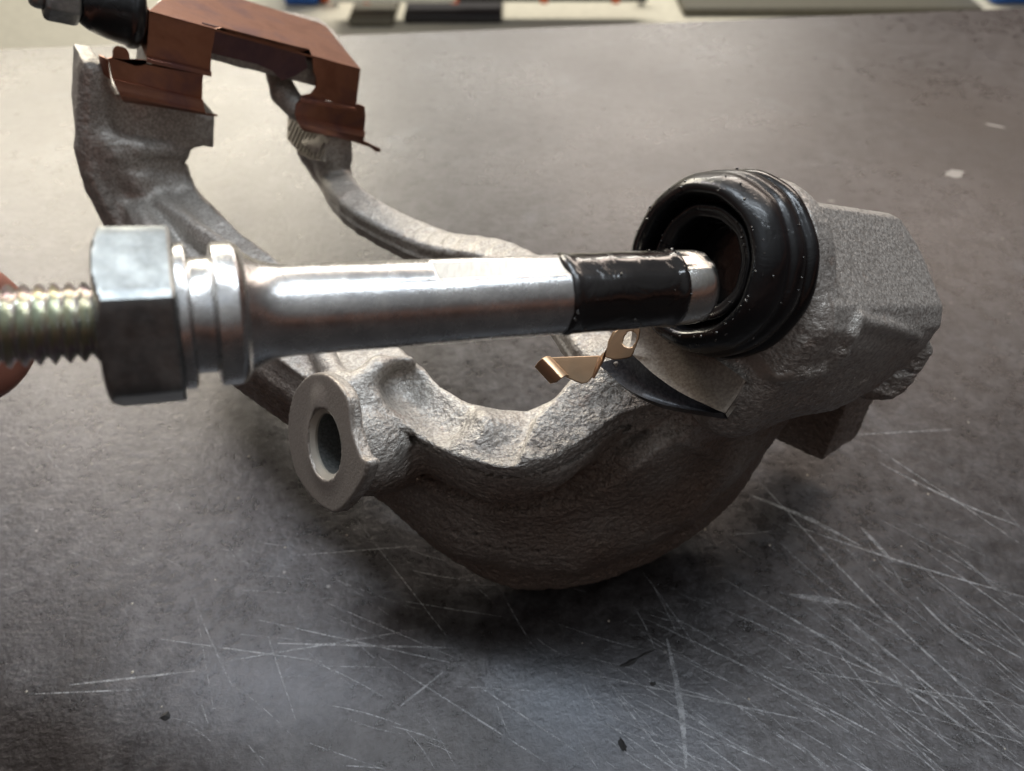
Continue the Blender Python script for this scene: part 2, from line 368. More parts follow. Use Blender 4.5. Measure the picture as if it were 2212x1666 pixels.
class Both:
    def __init__(self, A, B, k=.1): self.A, self.B, self.k = A, B, k; self.lo = np.maximum(A.lo, B.lo); self.hi = np.minimum(A.hi, B.hi)
    def __call__(self, X): return smax(self.A(X), self.B(X), self.k)
def prismz(pts, z0, z1, r=.1):
    """plan outline (x, y) between heights z0 and z1"""
    return Ext([(p[0], p[1]) for p in pts], (0, 0, 0), (1, 0, 0), (0, 1, 0), (0, 0, 1), z0, z1, r)
def prismy(pts, y0, y1, r=.1):
    return Ext(pts, (0, 0, 0), (1, 0, 0), (0, 0, 1), (0, 1, 0), y0, y1, r)
def faceext(pxs, o, n, w0, w1, r=.08, along=None):
    """outline seen in the photograph laid on the plane (o, n), extruded along n"""
    n = nrm(n); d, a, b = frame(n); o = np.asarray(o, float)
    poly = []
    for px, py in pxs:
        q = Pl(px, py, o, n)-o; poly.append((q@a, q@b))
    return Ext(poly, o, a, b, d, w0, w1, r)
def crom(P, n=5):
    P = [np.array(p, float) for p in P]; out = []; N_ = len(P)
    for i in range(N_):
        a, b, c, d = P[i-1], P[i], P[(i+1) % N_], P[(i+2) % N_]
        for k in range(n):
            t = k/n; out.append(tuple(.5*(2*b+(c-a)*t+(2*a-5*b+4*c-d)*t*t+(3*b-a-3*c+d)*t**3)))
    return out
def vnoise(X, sc, seed=0):
    Q = X*sc; I = np.floor(Q).astype(np.int64); f = Q-I; f = f*f*(3-2*f)
    def h(i, j, k):
        n = (i*73856093) ^ (j*19349663) ^ (k*83492791) ^ (seed*2654435761)
        n = (n ^ (n >> 13))*1274126177 & 0xffffffff; return ((n ^ (n >> 16)) & 0xffff)/65535.*2-1
    r = 0
    for dx in (0, 1):
        for dy in (0, 1):
            for dz in (0, 1):
                w = (f[:, 0] if dx else 1-f[:, 0])*(f[:, 1] if dy else 1-f[:, 1])*(f[:, 2] if dz else 1-f[:, 2])
                r = r+w*h(I[:, 0]+dx, I[:, 1]+dy, I[:, 2]+dz)
    return r
def surface(prims, cuts, h=.045, block=1.1):
    lo = np.min([p.lo for p, k in prims], 0)-.3; hi = np.max([p.hi for p, k in prims], 0)+.3
    n = np.ceil((hi-lo)/h).astype(int)+1; D = np.full(n, 1., np.float32)
    bs = int(round(block/h))
    for i in range(0, n[0], bs):
        for j in range(0, n[1], bs):
            for k in range(0, n[2], bs):
                e = np.minimum(np.array([i, j, k])+bs, n); s = np.array([i, j, k])
                b0 = lo+s*h; b1 = lo+e*h; mg = .25
                P = [(p, kk) for p, kk in prims if np.all(p.lo-mg < b1) and np.all(p.hi+mg > b0)]
                if not P: continue
                g = [np.arange(s[a], e[a], dtype=np.float32)*h+lo[a] for a in range(3)]
                X = np.stack(np.meshgrid(*g, indexing='ij'), -1).reshape(-1, 3).astype(np.float32)
                # coarse test
                cX = X[::37]; d = np.full(len(cX), 9., np.float32)
                for p, kk in P: d = np.minimum(d, p(cX))
                if d.min() > .5: continue
                d = np.full(len(X), 9., np.float32)
                for p, kk in P: d = smin(d, p(X), kk)
                for c, kk in cuts:
                    if np.all(c.lo-.2 < b1) and np.all(c.hi+.2 > b0): d = smax(d, -c(X), kk)
                D[i:e[0], j:e[1], k:e[2]] = d.reshape(e-s)
    S = D < 0
    A = None
    cnt = np.zeros(n-1, np.uint8)
    for dx in (0, 1):
        for dy in (0, 1):
            for dz in (0, 1): cnt += S[dx:n[0]-1+dx, dy:n[1]-1+dy, dz:n[2]-1+dz]
    act = (cnt > 0) & (cnt < 8); I = np.argwhere(act); idx = np.full(n-1, -1, np.int32); idx[act] = np.arange(len(I))
    corner = np.array([(x, y, z) for x in (0, 1) for y in (0, 1) for z in (0, 1)])
    val = np.stack([D[I[:, 0]+c[0], I[:, 1]+c[1], I[:, 2]+c[2]] for c in corner], 1)
    pos = np.zeros((len(I), 3)); w = np.zeros(len(I))
    for a in range(8):
        for b in range(a+1, 8):
            if np.abs(corner[a]-corner[b]).sum() != 1: continue
            va, vb = val[:, a], val[:, b]; cr = (va < 0) != (vb < 0); t = np.where(cr, va/(va-vb+1e-12), 0)
            pos += np.where(cr[:, None], corner[a]+t[:, None]*(corner[b]-corner[a]), 0); w += cr
    Vx = lo+(I+pos/w[:, None])*h
    F = []
    for ax in range(3):
        o1, o2 = [(1, 2), (2, 0), (0, 1)][ax]
        sl0 = [slice(1, n[q]-1) for q in range(3)]; sl0[ax] = slice(0, n[ax]-1)
        sl1 = list(sl0); sl1[ax] = slice(1, n[ax])
        a = S[tuple(sl0)]; b = S[tuple(sl1)]; E = np.argwhere(a != b); inside = a[tuple(E.T)]
        off = np.ones(3, int); off[ax] = 0; E = E+off
        def cell(d1, d2):
            q = E.copy(); q[:, o1] -= d1; q[:, o2] -= d2; return idx[tuple(q.T)]
        q = np.stack([cell(1, 1), cell(0, 1), cell(0, 0), cell(1, 0)], 1)
        q = np.where(inside[:, None], q, q[:, ::-1]); F.append(q)
    return Vx.astype(np.float32), np.concatenate(F)
#@CAST --------------------------------------------------------------- caliper bracket casting
dC = nrm(camvec(.77, .07, .63))                       # direction of the pin bores
B0 = C(1587, 573, 11.5)                               # centre of the boot's seat on the boss
vB = nrm(np.array([0, .93, .37])-np.dot([0, .93, .37], dC)*dC); nB = nrm(np.cross(dC, vB))
EAR = C(702, 960, 13.5)
F0 = C(322, 23, 16.6); F1 = C(779, 149, 20.0); kd = nrm(F1-F0)      # fold line of the far pad clip
fn = nrm(np.cross(kd, [0, 0, 1])); fn = fn if fn[1] < 0 else -fn
FR = lambda px, py, off=0.: Pl(px, py, F0+fn*off, fn)
tn = nrm(np.cross(kd, -fn)); tn = tn if tn[2] > 0 else -tn
TP = lambda px, py: Pl(px, py, F0, tn)
xy = lambda p: (p[0], p[1])
TZ = lambda px, py, z: xy(T(px, py, z))
circ = lambda r, n=40: [(r*math.cos(t), r*math.sin(t)) for t in np.linspace(0, 2*np.pi, n, endpoint=False)]
prims = []; cuts = []
# mounting arm: flat ledge from the left tower to the right boss, its front edge is the rolling bright rim
crest = [C(758, 868, 13.6), C(800, 852, 13.6), C(850, 878, 13.5), C(900, 925, 13.25), C(960, 962, 13.05), C(1030, 990, 12.9), C(1110, 1003, 12.8), C(1190, 988, 12.9), C(1260, 952, 13.1), C(1340, 895, 13.4), C(1430, 868, 13.6)]
inner = [TZ(405, 385, 5.0), TZ(440, 430, 5.0), TZ(520, 500, 5.0), TZ(640, 590, 5.0), TZ(760, 668, 5.0), TZ(870, 752, 5.0), TZ(950, 828, 5.0), TZ(1010, 866, 5.0), TZ(1080, 884, 5.0), TZ(1140, 882, 5.0), TZ(1200, 858, 5.0), TZ(1235, 812, 5.0)]
arm = inner+[(1.9, 10.6), (2.9, 10.6), (3.2, 9.8)]+[tuple(q) for q in crom([xy(c) for c in crest[::-1]], 4)[:-4]]+[(-3.2, 9.9), (-3.9, 10.3), (-4.6, 10.9), (-5.6, 11.9), (-7.6, 14.0), (-9.3, 16.2), (-9.6, 18.2), (-8.4, 18.2)]
prims.append((prismz(arm, 4.60, 4.95, .02), .06))
lip = inner+[(1.9, 10.6), (2.9, 10.6), (3.2, 9.9)]+[(c[0]+.02, c[1]+.13+.03*math.sin(i*2.3)) for i, c in enumerate(crest[::-1])]+[(-3.2, 10.0), (-4.6, 11.0), (-7.6, 14.1), (-9.3, 16.3), (-8.4, 18.0)]
prims.append((prismz(crom(lip, 3), 3.70, 4.72, .10), .04))
armlow = [TZ(540, 520, 5.0), TZ(640, 605, 5.0), TZ(860, 772, 5.0), (-1.8, 10.0), (-2.8, 9.6), (-3.9, 10.1), (-4.7, 10.75), (-5.9, 11.7), (-8.0, 14.0), (-10.0, 16.3), (-10.3, 17.3), (-8.6, 17.9)]
prims.append((prismz(armlow, 2.9, 4.55, .35), .3))
# the ledge steps down between the rim and its inner edge, low swells on it
cuts.append((Chain([T(880, 830, 5.15), T(960, 895, 5.2), T(1000, 905, 5.4)], [.42, .42, .3]), .25))
prims.append((Chain([T(1000, 945, 4.9), T(1045, 925, 4.95), T(1085, 930, 4.85)], [.16, .24, .15]), .45))
prims.append((Chain([T(1200, 930, 4.8), T(1245, 880, 5.0), T(1290, 840, 5.2), T(1330, 800, 5.35)], [.22, .28, .3, .3]), .3))
qa, qb, qc = crest[7], crest[10], T(1310, 796, 5.5); qn = nrm(np.cross(qb-qa, qc-qa)); qn = qn if qn[2] < 0 else -qn
prims.append((faceext([(1120, 1000), (1190, 987), (1260, 952), (1340, 895), (1440, 868), (1480, 862), (1440, 800), (1345, 770), (1308, 792), (1262, 806), (1232, 826), (1200, 862), (1160, 900)], qa, qn, 0, .34, .03), .14))
prims.append((Chain([T(1420, 850, 4.9), T(1480, 850, 5.0)], [.35, .45]), .2))
# ridges along the arm
prims.append((Chain([FR(335, 425, .0), C(420, 500, 17.3), C(500, 560, 16.4), C(570, 612, 15.7), C(660, 700, 14.9), C(700, 770, 14.3), C(730, 820, 13.9)], [.22, .2, .22, .22, .22, .22, .2]), .35))
prims.append((Chain([FR(300, 455, .0), C(345, 530, 17.0), C(405, 600, 16.2)], [.28, .24, .24]), .35))
prims.append((Chain([C(880, 790, 14.2), C(820, 800, 14.0), C(765, 838, 13.75)], [.2, .26, .22]), .35))
# belly (outer web) = plan outline x front outline
bplan = [(-3.3, 9.95), (-2.6, 9.62), (-1.6, 9.0), (-.5, 8.58), (.4, 8.45), (1.9, 8.66), (3.2, 9.15), (4.7, 10.05), (5.6, 10.95), (6.3, 11.5), (6.0, 12.4), (4.6, 11.9), (3.2, 10.9), (1.5, 9.9), (0, 9.75), (-1.5, 10.2), (-3.0, 11.0)]
bfront = [(-3.4, 2.4), (-2.7, 1.70), (-1.6, .98), (-.4, .42), (.8, .25), (1.9, .3), (3.4, .5), (4.7, .9), (5.6, 1.7), (6.4, 3.6), (6.6, 5.2), (5.6, 6.0), (4, 5.4), (3.0, 4.9), (2.2, 4.35), (1.2, 3.75), (0.3, 3.45), (-1, 3.6), (-1.9, 4.1), (-3.4, 4.2)]
prims.append((Both(prismz(crom(bplan, 3), -.5, 7, .2), prismy(crom(bfront, 3), 6, 15, .25), .3), .12))
prims.append((Chain([(-.9, 9.25, 2.0), (1.2, 9.1, 1.8), (3.2, 9.75, 2.3), (4.6, 10.7, 3.3)], [.75, .85, .8, .7]), .4))
cuts.append((Chain([c+[0, .14, -.44] for c in crest[2:]], [.05]+[.15]*(len(crest)-4)+[.10]), .0))
# groove between rim and belly, followed where the photograph shows it
front = np.array(bplan[:10])
def onbelly(px, py):
    r = ray(px, py); D = 11.0
    while D < 20:
        q = CAMP+r*D
        if q[1] > np.interp(q[0], front[:, 0], front[:, 1]): return q
        D += .02
    return q
groove = [onbelly(*q) for q in ((800, 1000), (850, 990), (900, 1012), (960, 1058), (1050, 1088), (1130, 1096), (1230, 1072), (1330, 1022), (1420, 950), (1500, 915))]
cuts.append((Chain([g+[0, .07, .05] for g in groove[1:]], [.12, .20, .25, .27, .27, .27, .24, .20, .10]), .16))
# ear with the mounting hole
earpx = [(622, 905), (634, 850), (660, 815), (688, 806), (718, 818), (750, 862), (758, 925), (778, 985), (793, 1000), (778, 1048), (738, 1100), (712, 1106), (672, 1075), (640, 1025), (624, 965)]
prims.append((faceext(crom(earpx, 3), EAR, dC, 0, .24, .02), .03))
prims.append((Chain([EAR+dC*.75+[0, 0, -.15], EAR+dC*1.5+[0, .1, -.35]], [.90, .82]), .3))
prims.append((Chain([EAR+dC*.75+[0, 0, -.15], (-2.3, 10.3, 3.3)], [.75, .8]), .3))
prims.append((Chain([C(722, 868, 13.75), C(800, 872, 13.9)], [.32, .34]), .2)); prims.append((Chain([C(748, 985, 14.0), C(830, 1000, 14.3)], [.42, .5]), .25))
hr = .55
cuts.append((Chain([EAR-dC*1, EAR+dC*4], [hr, hr]), 0))
cuts.append((Ext(circ(hr*1.13), EAR, *frame(dC)[1:], dC, -.3, .06, 0), 0))
# right boss: block along the bore, flat sandy top
bsec = [(.72, .55), (.60, .98), (.45, 1.08), (-1.15, 1.08), (-1.45, .93), (-1.68, .6), (-1.85, .2), (-2.1, -.5), (-2.0, -1.3), (-1.0, -1.9), (.4, -1.7), (.72, -.8)]
BS = Ext(bsec, B0, vB, nB, dC, .0, 4.05, .32)
endp = Ext([(-3, -3), (3, -3), (3, 3), (-3, 3)], B0+dC*3.8+vB*.5, vB, nB, nrm(dC+vB*.55), -9, 0, .1)
prims.append((Both(BS, endp, .4), .15))
prims.append((Ext(circ(1.33), B0, vB, nB, dC, .0, .5, .06), .2))
# lower shoulder of the boss and link to the belly
prims.append((Chain([C(1580, 850, 12.4), C(1680, 790, 12.9), C(1750, 780, 13.7)], [.7, .85, .9]), .4))
P15 = lambda D: (C(1900, 760, D), nrm(camvec(.1, .5, 1)))
prims.append((faceext([(1845, 690), (1930, 700), (2012, 735), (2022, 765), (1988, 815), (1900, 790), (1810, 802), (1782, 795)], *P15(13.45), 0, 1.6, .14), .15))
prims.append((faceext([(1800, 780), (1985, 780), (1990, 815), (1965, 850), (1930, 872), (1870, 870), (1830, 845)], *P15(14.9), 0, 1.3, .2), .15))
foot = [(6.2, 12.45), (7.35, 11.7), (8.35, 12.4), (7.3, 13.3)]
prims.append((prismz(foot, .75, 4.6, .12), .12))
# pad abutment land below the boot: two machined facets left by the rotor clearance cut
LP1 = (C(1460, 800, 11.75), nrm(camvec(.42, -.30, 1))); LP2 = (C(1400, 830, 12.0), nrm(camvec(.30, .55, 1)))
arc1 = [(1368, 762), (1392, 790), (1425, 818), (1470, 848), (1515, 870), (1560, 886)]
prims.append((faceext([(1376, 700), (1500, 700), (1650, 780), (1640, 812), (1606, 822), (1588, 855)]+arc1[::-1], LP1[0]+ray(1460, 800)*.12, LP1[1], 0, 2.0, .03), .05))
prims.append((faceext([(1325, 786), (1345, 772)]+arc1+[(1500, 876), (1440, 866), (1390, 850), (1352, 828), (1335, 806)], LP2[0]+ray(1400, 830)*.45, LP2[1], 0, 1.4, .03), .05))
# left tower: two legs bridged over the rotor gap
TO = F0-fn*.12
tow = [(185, 138), (222, 143), (236, 185), (250, 205), (318, 205), (330, 175), (425, 195), (430, 245), (466, 250), (463, 321), (440, 318), (412, 326), (402, 350), (400, 395), (412, 425), (455, 450), (470, 470), (520, 520), (480, 640), (340, 560), (238, 520), (231, 462), (205, 420), (188, 350), (181, 250)]
prims.append((faceext(tow, TO, -fn, 0, 1.4, .10), .12))
TQ = lambda px, py, off=-.1: FR(px, py, off)
prims.append((Chain([TQ(203, 160, -.4), TQ(200, 320, -.3), TQ(225, 400, -.2), TQ(262, 470, 0), TQ(300, 545, 0)], [.3, .38, .42, .42, .4]), .25))
prims.append((Chain([TQ(232, 312, -.05), TQ(300, 322, .1), TQ(390, 330, -.15)], [.3, .22, .12]), .3))
prims.append((Chain([TQ(245, 350, -.1), TQ(300, 385, .02), TQ(385, 400, -.1)], [.32, .40, .28]), .35))
prims.append((Chain([TQ(255, 440, -.2), TQ(330, 470, 0), TQ(440, 480, -.1)], [.3, .32, .3]), .4))
cuts.append((Chain([TQ(286, 200, .12), TQ(288, 262, .12)], [.36, .28]), .25))
# bridge under the clip
kl = np.linalg.norm(F1-F0); bkd = -fn
ub = [((TP(*q)-F0)@kd, (TP(*q)-F0)@bkd) for q in ((752, 100), (738, 68), (712, 42), (690, 27), (530, -6), (400, -60), (340, -14))]
prims.append((Ext([(.12, .30), (kl-.12, .30)]+ub, F0, kd, bkd, np.cross(kd, bkd), -.80 if np.cross(kd, bkd)[2] > 0 else .15, -.15 if np.cross(kd, bkd)[2] > 0 else .80, .10), .05))
prims.append((faceext([(336, 50), (446, 84), (436, 160), (425, 230), (322, 215)], TO, -fn, 0.04, 1.4, .05), .08))
# far leg and tie bar
leg2 = [(590, 120), (640, 90), (770, 140), (768, 235), (762, 300), (762, 348), (705, 352), (668, 346), (640, 325), (618, 300), (620, 245), (640, 232), (638, 200), (612, 190), (596, 170)]
PB = FR(702, 322, -.13); nBF = nrm(camvec(-.62, .30, -.72))
if nBF@(CAMP-PB) < 0: nBF = -nBF
bcut = frame(nBF)
prims.append((Both(faceext(leg2, TO, -fn, .02, 1.3, .06), Ext([(-4, -4), (4, -4), (4, 4), (-4, 4)], PB, bcut[1], bcut[2], nBF, -9, 0, .01), .02), .1))
prims.append((Chain([TQ(600, 165, -1.2), TQ(612, 200, -.8), TQ(640, 235, -.4)], [.3, .34, .3]), .2))
tie = [TQ(718, 330, -.55), TQ(724, 390, -.5), C(768, 450, 20.0), C(870, 510, 19.0), C(960, 545, 18.2), C(1060, 562, 17.5), C(1150, 602, 16.7), C(1230, 690, 15.6), C(1310, 790, 14.6), C(1450, 830, 14.2), C(1600, 800, 14.0)]
ts = [np.array(q) for q in crom(tie, 3)[:-8]]
prims.append((Rail(ts, .42, .36, .13), .18)); prims.append((Rail([q+[0, 0, -.02] for q in ts], .47, .05, .03), .04))
prims.append((Chain(tie[-3:], [.45, .6, .8]), .2)); prims.append((Chain(tie[:2], [.5, .42]), .2))
cuts.append((Chain([B0-dC*.4, B0+dC*3.6], [.62, .62]), 0))
def surf(px, py, off=0.):
    D = np.arange(9.5, 24, .03); r = ray(px, py); X = (CAMP+D[:, None]*r).astype(np.float32); d = np.full(len(X), 9., np.float32)
    for p, kk in prims:
        if isinstance(p, Both) or True: d = np.minimum(d, p(X))
    i = np.argmax(d < .02); return CAMP+r*(D[i]+off)
feat = []
def ridge(pxs, r, off=.0, k=.1): feat.append((Chain([surf(*q, off) for q in pxs], [r]*len(pxs) if not isinstance(r, list) else r), k))
ridge([(1856, 688), (1838, 720), (1815, 760), (1790, 792), (1735, 806), (1680, 812)], [.06, .10, .12, .11, .09, .06], .03, .14)
ridge([(1850, 690), (1920, 705), (1985, 728)], [.07, .07, .05], .02, .12)
ridge([(305, 455), (335, 510), (372, 560), (410, 600)], [.10, .13, .12, .1], .03, .15)
ridge([(350, 440), (430, 495), (505, 545), (575, 598)], [.10, .12, .12, .1], .04, .15)
ridge([(192, 200), (190, 300), (200, 380), (228, 440), (262, 492)], [.08, .1, .1, .1, .08], .04, .12)
ridge([(250, 335), (300, 350), (380, 356), (398, 372)], [.10, .12, .10, .06], .03, .16)
ridge([(1480, 950), (1540, 985), (1600, 1000)], [.05, .08, .05], .02, .2)
for i in range(26):                                    # shallow dents of the sand mould on the belly
    px, py = 900+(i*263) % 720, 1090+(i*97) % 130
    if py > 1250-.0009*(px-1180)**2: continue
    q = surf(px, py); cuts.append((Chain([q+[-.12, 0, 0], q+[.12, .03, .01]], [.035, .03]), .09))
prims += feat
import time; _t = time.time()
CV, CF = surface(prims, cuts, .038)
print('casting', len(CV), 'verts', round(time.time()-_t, 1), 's')
# winding check
a_, b_, c_ = CV[CF[:, 0]], CV[CF[:, 1]], CV[CF[:, 2]]
if (a_*np.cross(b_, c_)).sum() < 0: CF = CF[:, ::-1]
# rough cast skin, kept off the machined faces
def vert_normals(V, F):
    n = np.cross(V[F[:, 2]]-V[F[:, 0]], V[F[:, 3]]-V[F[:, 1]]); out = np.zeros_like(V)
    for k in range(4): np.add.at(out, F[:, k], n)
    return out/(np.linalg.norm(out, axis=1, keepdims=True)+1e-9)
VN = vert_normals(CV, CF)
ed = (CV-EAR.astype(np.float32))@dC.astype(np.float32)
rad = np.linalg.norm((CV-EAR)-np.outer(ed, dC), axis=1)
mach = ((np.abs(ed) < .07) & (rad < 2.2)) | ((rad < hr+.06) & (ed > -.1) & (ed < 2.2))
mach = mach.astype(np.float32)
sB = (CV-B0)@dC; nn = (CV-B0)@nB
def land(LP, r): q = CV-LP[0].astype(np.float32); return (np.abs(q@LP[1]) < .07) & (np.linalg.norm(q, axis=1) < r)
mach = np.maximum(mach, (land(LP1, 1.7) | land(LP2, 1.1)).astype(np.float32))
soft = np.clip(((sB > .3) & (nn > .8+.25*vnoise(CV, 2.2, 5))).astype(np.float32)*.85+mach, 0, 1)
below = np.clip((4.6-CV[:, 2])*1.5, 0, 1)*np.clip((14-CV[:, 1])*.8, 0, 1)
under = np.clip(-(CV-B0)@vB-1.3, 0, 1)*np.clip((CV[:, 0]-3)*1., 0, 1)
dcr = Chain(crest[3:]+[T(1290, 840, 5.2), T(1330, 790, 5.4)], [.01]*(len(crest)-1))(CV.astype(np.float32))
rim = np.clip(1.25-dcr*1.3, 0, 1)*(CV[:, 2] > 4.3)
reg = np.maximum(np.maximum(below, under), rim*.75)
nz = vnoise(CV, 2.4, 1)*.016+vnoise(CV*[1, 1, 1.6], 6.5, 2)*(.006+.008*reg)+vnoise(CV*[.8, .8, 1.5], 11, 3)*(.003+.013*reg)
CV = CV+VN*(nz*(1-soft))[:, None].astype(np.float32)
bracket = empty('caliper_bracket', (0.5, 10.5, 0))
finish(bracket, 'grey-brown cast iron brake caliper bracket with copper clip and black rubber boot on bench', 'caliper bracket')
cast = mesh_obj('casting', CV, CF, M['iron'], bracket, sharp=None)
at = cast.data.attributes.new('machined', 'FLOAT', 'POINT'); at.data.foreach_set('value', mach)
shade_v = np.clip(.45+.6*np.maximum(np.maximum(below, under), rim*.0)+vnoise(CV, 1.1, 9)*.28, .2, 1.3)*(1-soft*.8)  # belly and boss underside darkened as painted shade, plus random tone
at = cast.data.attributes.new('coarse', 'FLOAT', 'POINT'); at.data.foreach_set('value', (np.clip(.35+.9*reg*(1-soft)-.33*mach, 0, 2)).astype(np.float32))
at = cast.data.attributes.new('brown_shade', 'FLOAT', 'POINT'); at.data.foreach_set('value', shade_v.astype(np.float32))
#@PARTS
# rubber dust boot on the near bore
def wobb(s, r, th): return .008*np.sin(5*th+s*3)+.006*np.sin(11*th+2*s)
bp = [(.35, .60), (.35, 1.22), (.02, 1.30), (-.02, 1.36), (-.10, 1.385), (-.19, 1.36), (-.235, 1.31), (-.27, 1.30), (-.31, 1.335), (-.42, 1.35), (-.54, 1.33), (-.60, 1.28), (-.64, 1.275),
      (-.70, 1.285), (-.80, 1.27), (-.92, 1.22), (-1.02, 1.15), (-1.07, 1.07), (-1.065, 1.00), (-1.02, .955), (-.90, .925), (-.70, .915), (-.64, .895), (-.66, .865), (-.80, .85), (-.86, .82), (-.865, .775), (-.84, .745), (-.83, .71), (-.81, .655), (-.70, .615), (-.2, .60)]
v_, f_ = lathe(fillet(bp, .03, 2)+[(-.2, .60)], B0, dC, 128, wobb, closed=True)
fixn(mesh_obj('dust_boot', v_, f_, M['boot'], bracket, sharp=60))
bore = [(-.1, .595), (.0, .60), (3.4, .60), (3.45, .3), (3.45, 0.001)]
v_, f_ = lathe(bore, B0, dC, 48); bo = mesh_obj('bore_liner', v_, f_, M['boot'], bracket, sharp=60)
def droplets(name, fn_, n, seed, mat_, parent):
    rr = random.Random(seed); V = []; F = []
    b_ = bmesh.new(); bmesh.ops.create_icosphere(b_, subdivisions=1, radius=1); vs = [np.array(v.co) for v in b_.verts]; fs = [tuple(x.index for x in f.verts) for f in b_.faces]; b_.free()
    for i in range(n):
        c = fn_(rr); r = rr.choice([.006, .008, .010, .014, .02]); k = len(V); st = rr.uniform(.8, 2.2)
        ax_ = nrm([rr.gauss(0, 1) for _ in range(3)])
        V += [c+r*(v+ax_*(v@ax_)*(st-1)) for v in vs]; F += [tuple(q+k for q in f) for f in fs]
    o = mesh_obj(name, V, F, mat_, parent, sharp=None); o['kind'] = 'stuff'; return o
_, fa, fb = frame(dC)
def on_boot(rr):
    t = rr.uniform(0, 2*math.pi); s_, r_0 = rr.choice([(-1.06, 1.04), (-1.07, 1.07), (-1.02, 1.15), (-.9, 1.23), (-.86, .80), (-.86, .77), (-.42, 1.35), (-.6, 1.28)])
    return B0+dC*s_+r_0*(math.cos(t)*fa+math.sin(t)*fb)
droplets('grease_droplets', on_boot, 150, 4, M['grease'], bracket)
# guide pin and boot at the far left
dL = dC; LB = C(292, 30, 16.9)
lp = [(.15, 0.001), (.15, .60), (.08, .72), (-.08, .74), (-.14, .68), (-.3, .66), (-.5, .62), (-.7, .57), (-.85, .53), (-.95, .47), (-1.05, .40), (-1.1, .001)]
v_, f_ = lathe(fillet(lp, .04, 2), LB-dL*.05, dL, 64)
fixn(mesh_obj('pin_boot', v_, f_, M['boot'], bracket, sharp=60))
def hexprism(o, d, Rr, s0, s1, rot, ch=.06, nseg=1):
    d, a, b = frame(d); V = []
    for s, sc in ((s0, .88), (s0+ch, 1.0), (s1-ch, 1.0), (s1, .92)):
        for k in range(6):
            t = rot+k*math.pi/3; V.append(o+d*s+sc*Rr*(math.cos(t)*a+math.sin(t)*b))
    F = [tuple(range(5, -1, -1)), tuple(range(18, 24))]
    for i in range(3):
        for k in range(6): F.append((i*6+k, i*6+(k+1) % 6, i*6+6+(k+1) % 6, i*6+6+k))
    return V, F
v_, f_ = hexprism(LB, dL, .50, -1.75, -1.1, .3); bolt = fixn(mesh_obj('pin_hex', v_, f_, M['zinc_hex'], bracket, smooth=False)); bevel(bolt, .03)
v_, f_ = lathe(fillet([(-2.0, .001), (-2.0, .24), (-1.9, .3), (-1.7, .3), (-1.7, .001)], .05, 2), LB, dL, 32); fixn(mesh_obj('pin_end', v_, f_, M['zinc_hex'], bracket))

# copper pad clip over the far bridge: every face laid on its own plane, then thickened
th = .05
top = [FR(322, 23), FR(465, 62), FR(474, 50), FR(486, 50), FR(491, 62), FR(640, 102), FR(655, 92), FR(668, 93), FR(674, 104), FR(779, 149)]
# top plate goes back from the fold line
back = [TP(706, 58), TP(692, 50), TP(535, 2), TP(400, -45), TP(349, 0)]
parts = [sheet([FR(322, 23), FR(779, 149)]+back, th, tn)]
parts.append(sheet([FR(322, 23), FR(465, 62.5), FR(462, 90), FR(457, 113), FR(455, 150), FR(457, 158), FR(446, 160), FR(317, 126)], th, fn))
parts.append(sheet([FR(674, 120), FR(779, 149), FR(769, 234), FR(712, 218), FR(648, 214), FR(652, 207), FR(672, 203), FR(682, 190), FR(683, 168), FR(677, 155)], th, fn))
# narrow strip of the front joining both legs along the fold
parts.append(sheet([FR(465, 62.5), FR(491, 69.6), FR(655, 114.8), FR(674, 120), FR(676, 128), FR(668, 104+4), FR(655, 112), FR(640, 116), FR(560, 92), FR(492, 72), FR(480, 60)], th*.9, fn))
# left wall
parts.append(sheet([FR(322, 23), FR(317, 126), FR(317, 126)-fn*.42+[0, 0, .28], FR(322, 23)-fn*.42], th))
def curl(Ls, Rs): return strip([FR(x, y, o) for x, y, o in Ls], [FR(x, y, o) for x, y, o in Rs], th)
parts.append(curl([(317, 125, .0), (316, 129, .08), (315, 135, .10)], [(455, 157, .0), (456, 160, .08), (455, 166, .10)]))
o_ = .09
parts.append(sheet([FR(*q, o_) for q in crom([(234, 128), (243, 124), (244, 110), (251, 101), (262, 102), (273, 106), (279, 116), (281, 130), (288, 140), (299, 143), (309, 140), (313, 131)], 3)]+
    [FR(*q, o_) for q in ((440, 162), (438, 170), (437, 216), (340, 193), (243, 172))], th, fn))
parts.append(strip([FR(234, 129, o_), FR(228, 126, o_)-fn*.12, FR(223, 128, o_)-fn*.28], [FR(240, 170, o_), FR(233, 166, o_)-fn*.12, FR(228, 156, o_)-fn*.28], th))
parts.append(curl([(243, 171, .09), (246, 180, .12), (252, 192, .19), (258, 203, .22), (264, 212, .17), (268, 216, .08)], [(437, 215, .09), (438, 224, .12), (440, 233, .19), (443, 241, .22), (448, 246, .17), (470, 247, .10)]))
parts.append(curl([(650, 211, .0), (648, 215, .08), (645, 220, .09)], [(768, 233, .0), (769, 237, .08), (770, 242, .09)]))
parts.append(sheet([FR(*q, o_) for q in ((640, 226), (648, 217), (764, 240), (768, 228), (774, 225), (788, 231), (790, 252), (787, 284), (637, 250))], th, fn))
parts.append(curl([(637, 249, .09), (639, 258, .12), (643, 267, .18), (650, 275, .16), (658, 280, .06)], [(787, 283, .09), (787, 289, .12), (786, 296, .18), (784, 303, .16), (778, 305, .06)]))
parts.append(sheet([FR(744, 296, .12), FR(784, 303, .12), FR(806, 314, .12), FR(822, 322, .12), FR(823, 328, .12), FR(812, 328, .12), FR(800, 319, .12), FR(760, 306, .12)], th, fn))
v_, f_ = join(parts); clip = fixn(mesh_obj('pad_clip', v_, f_, M['copper'], bracket, sharp=45)); bevel(clip, .018, 2, 50)
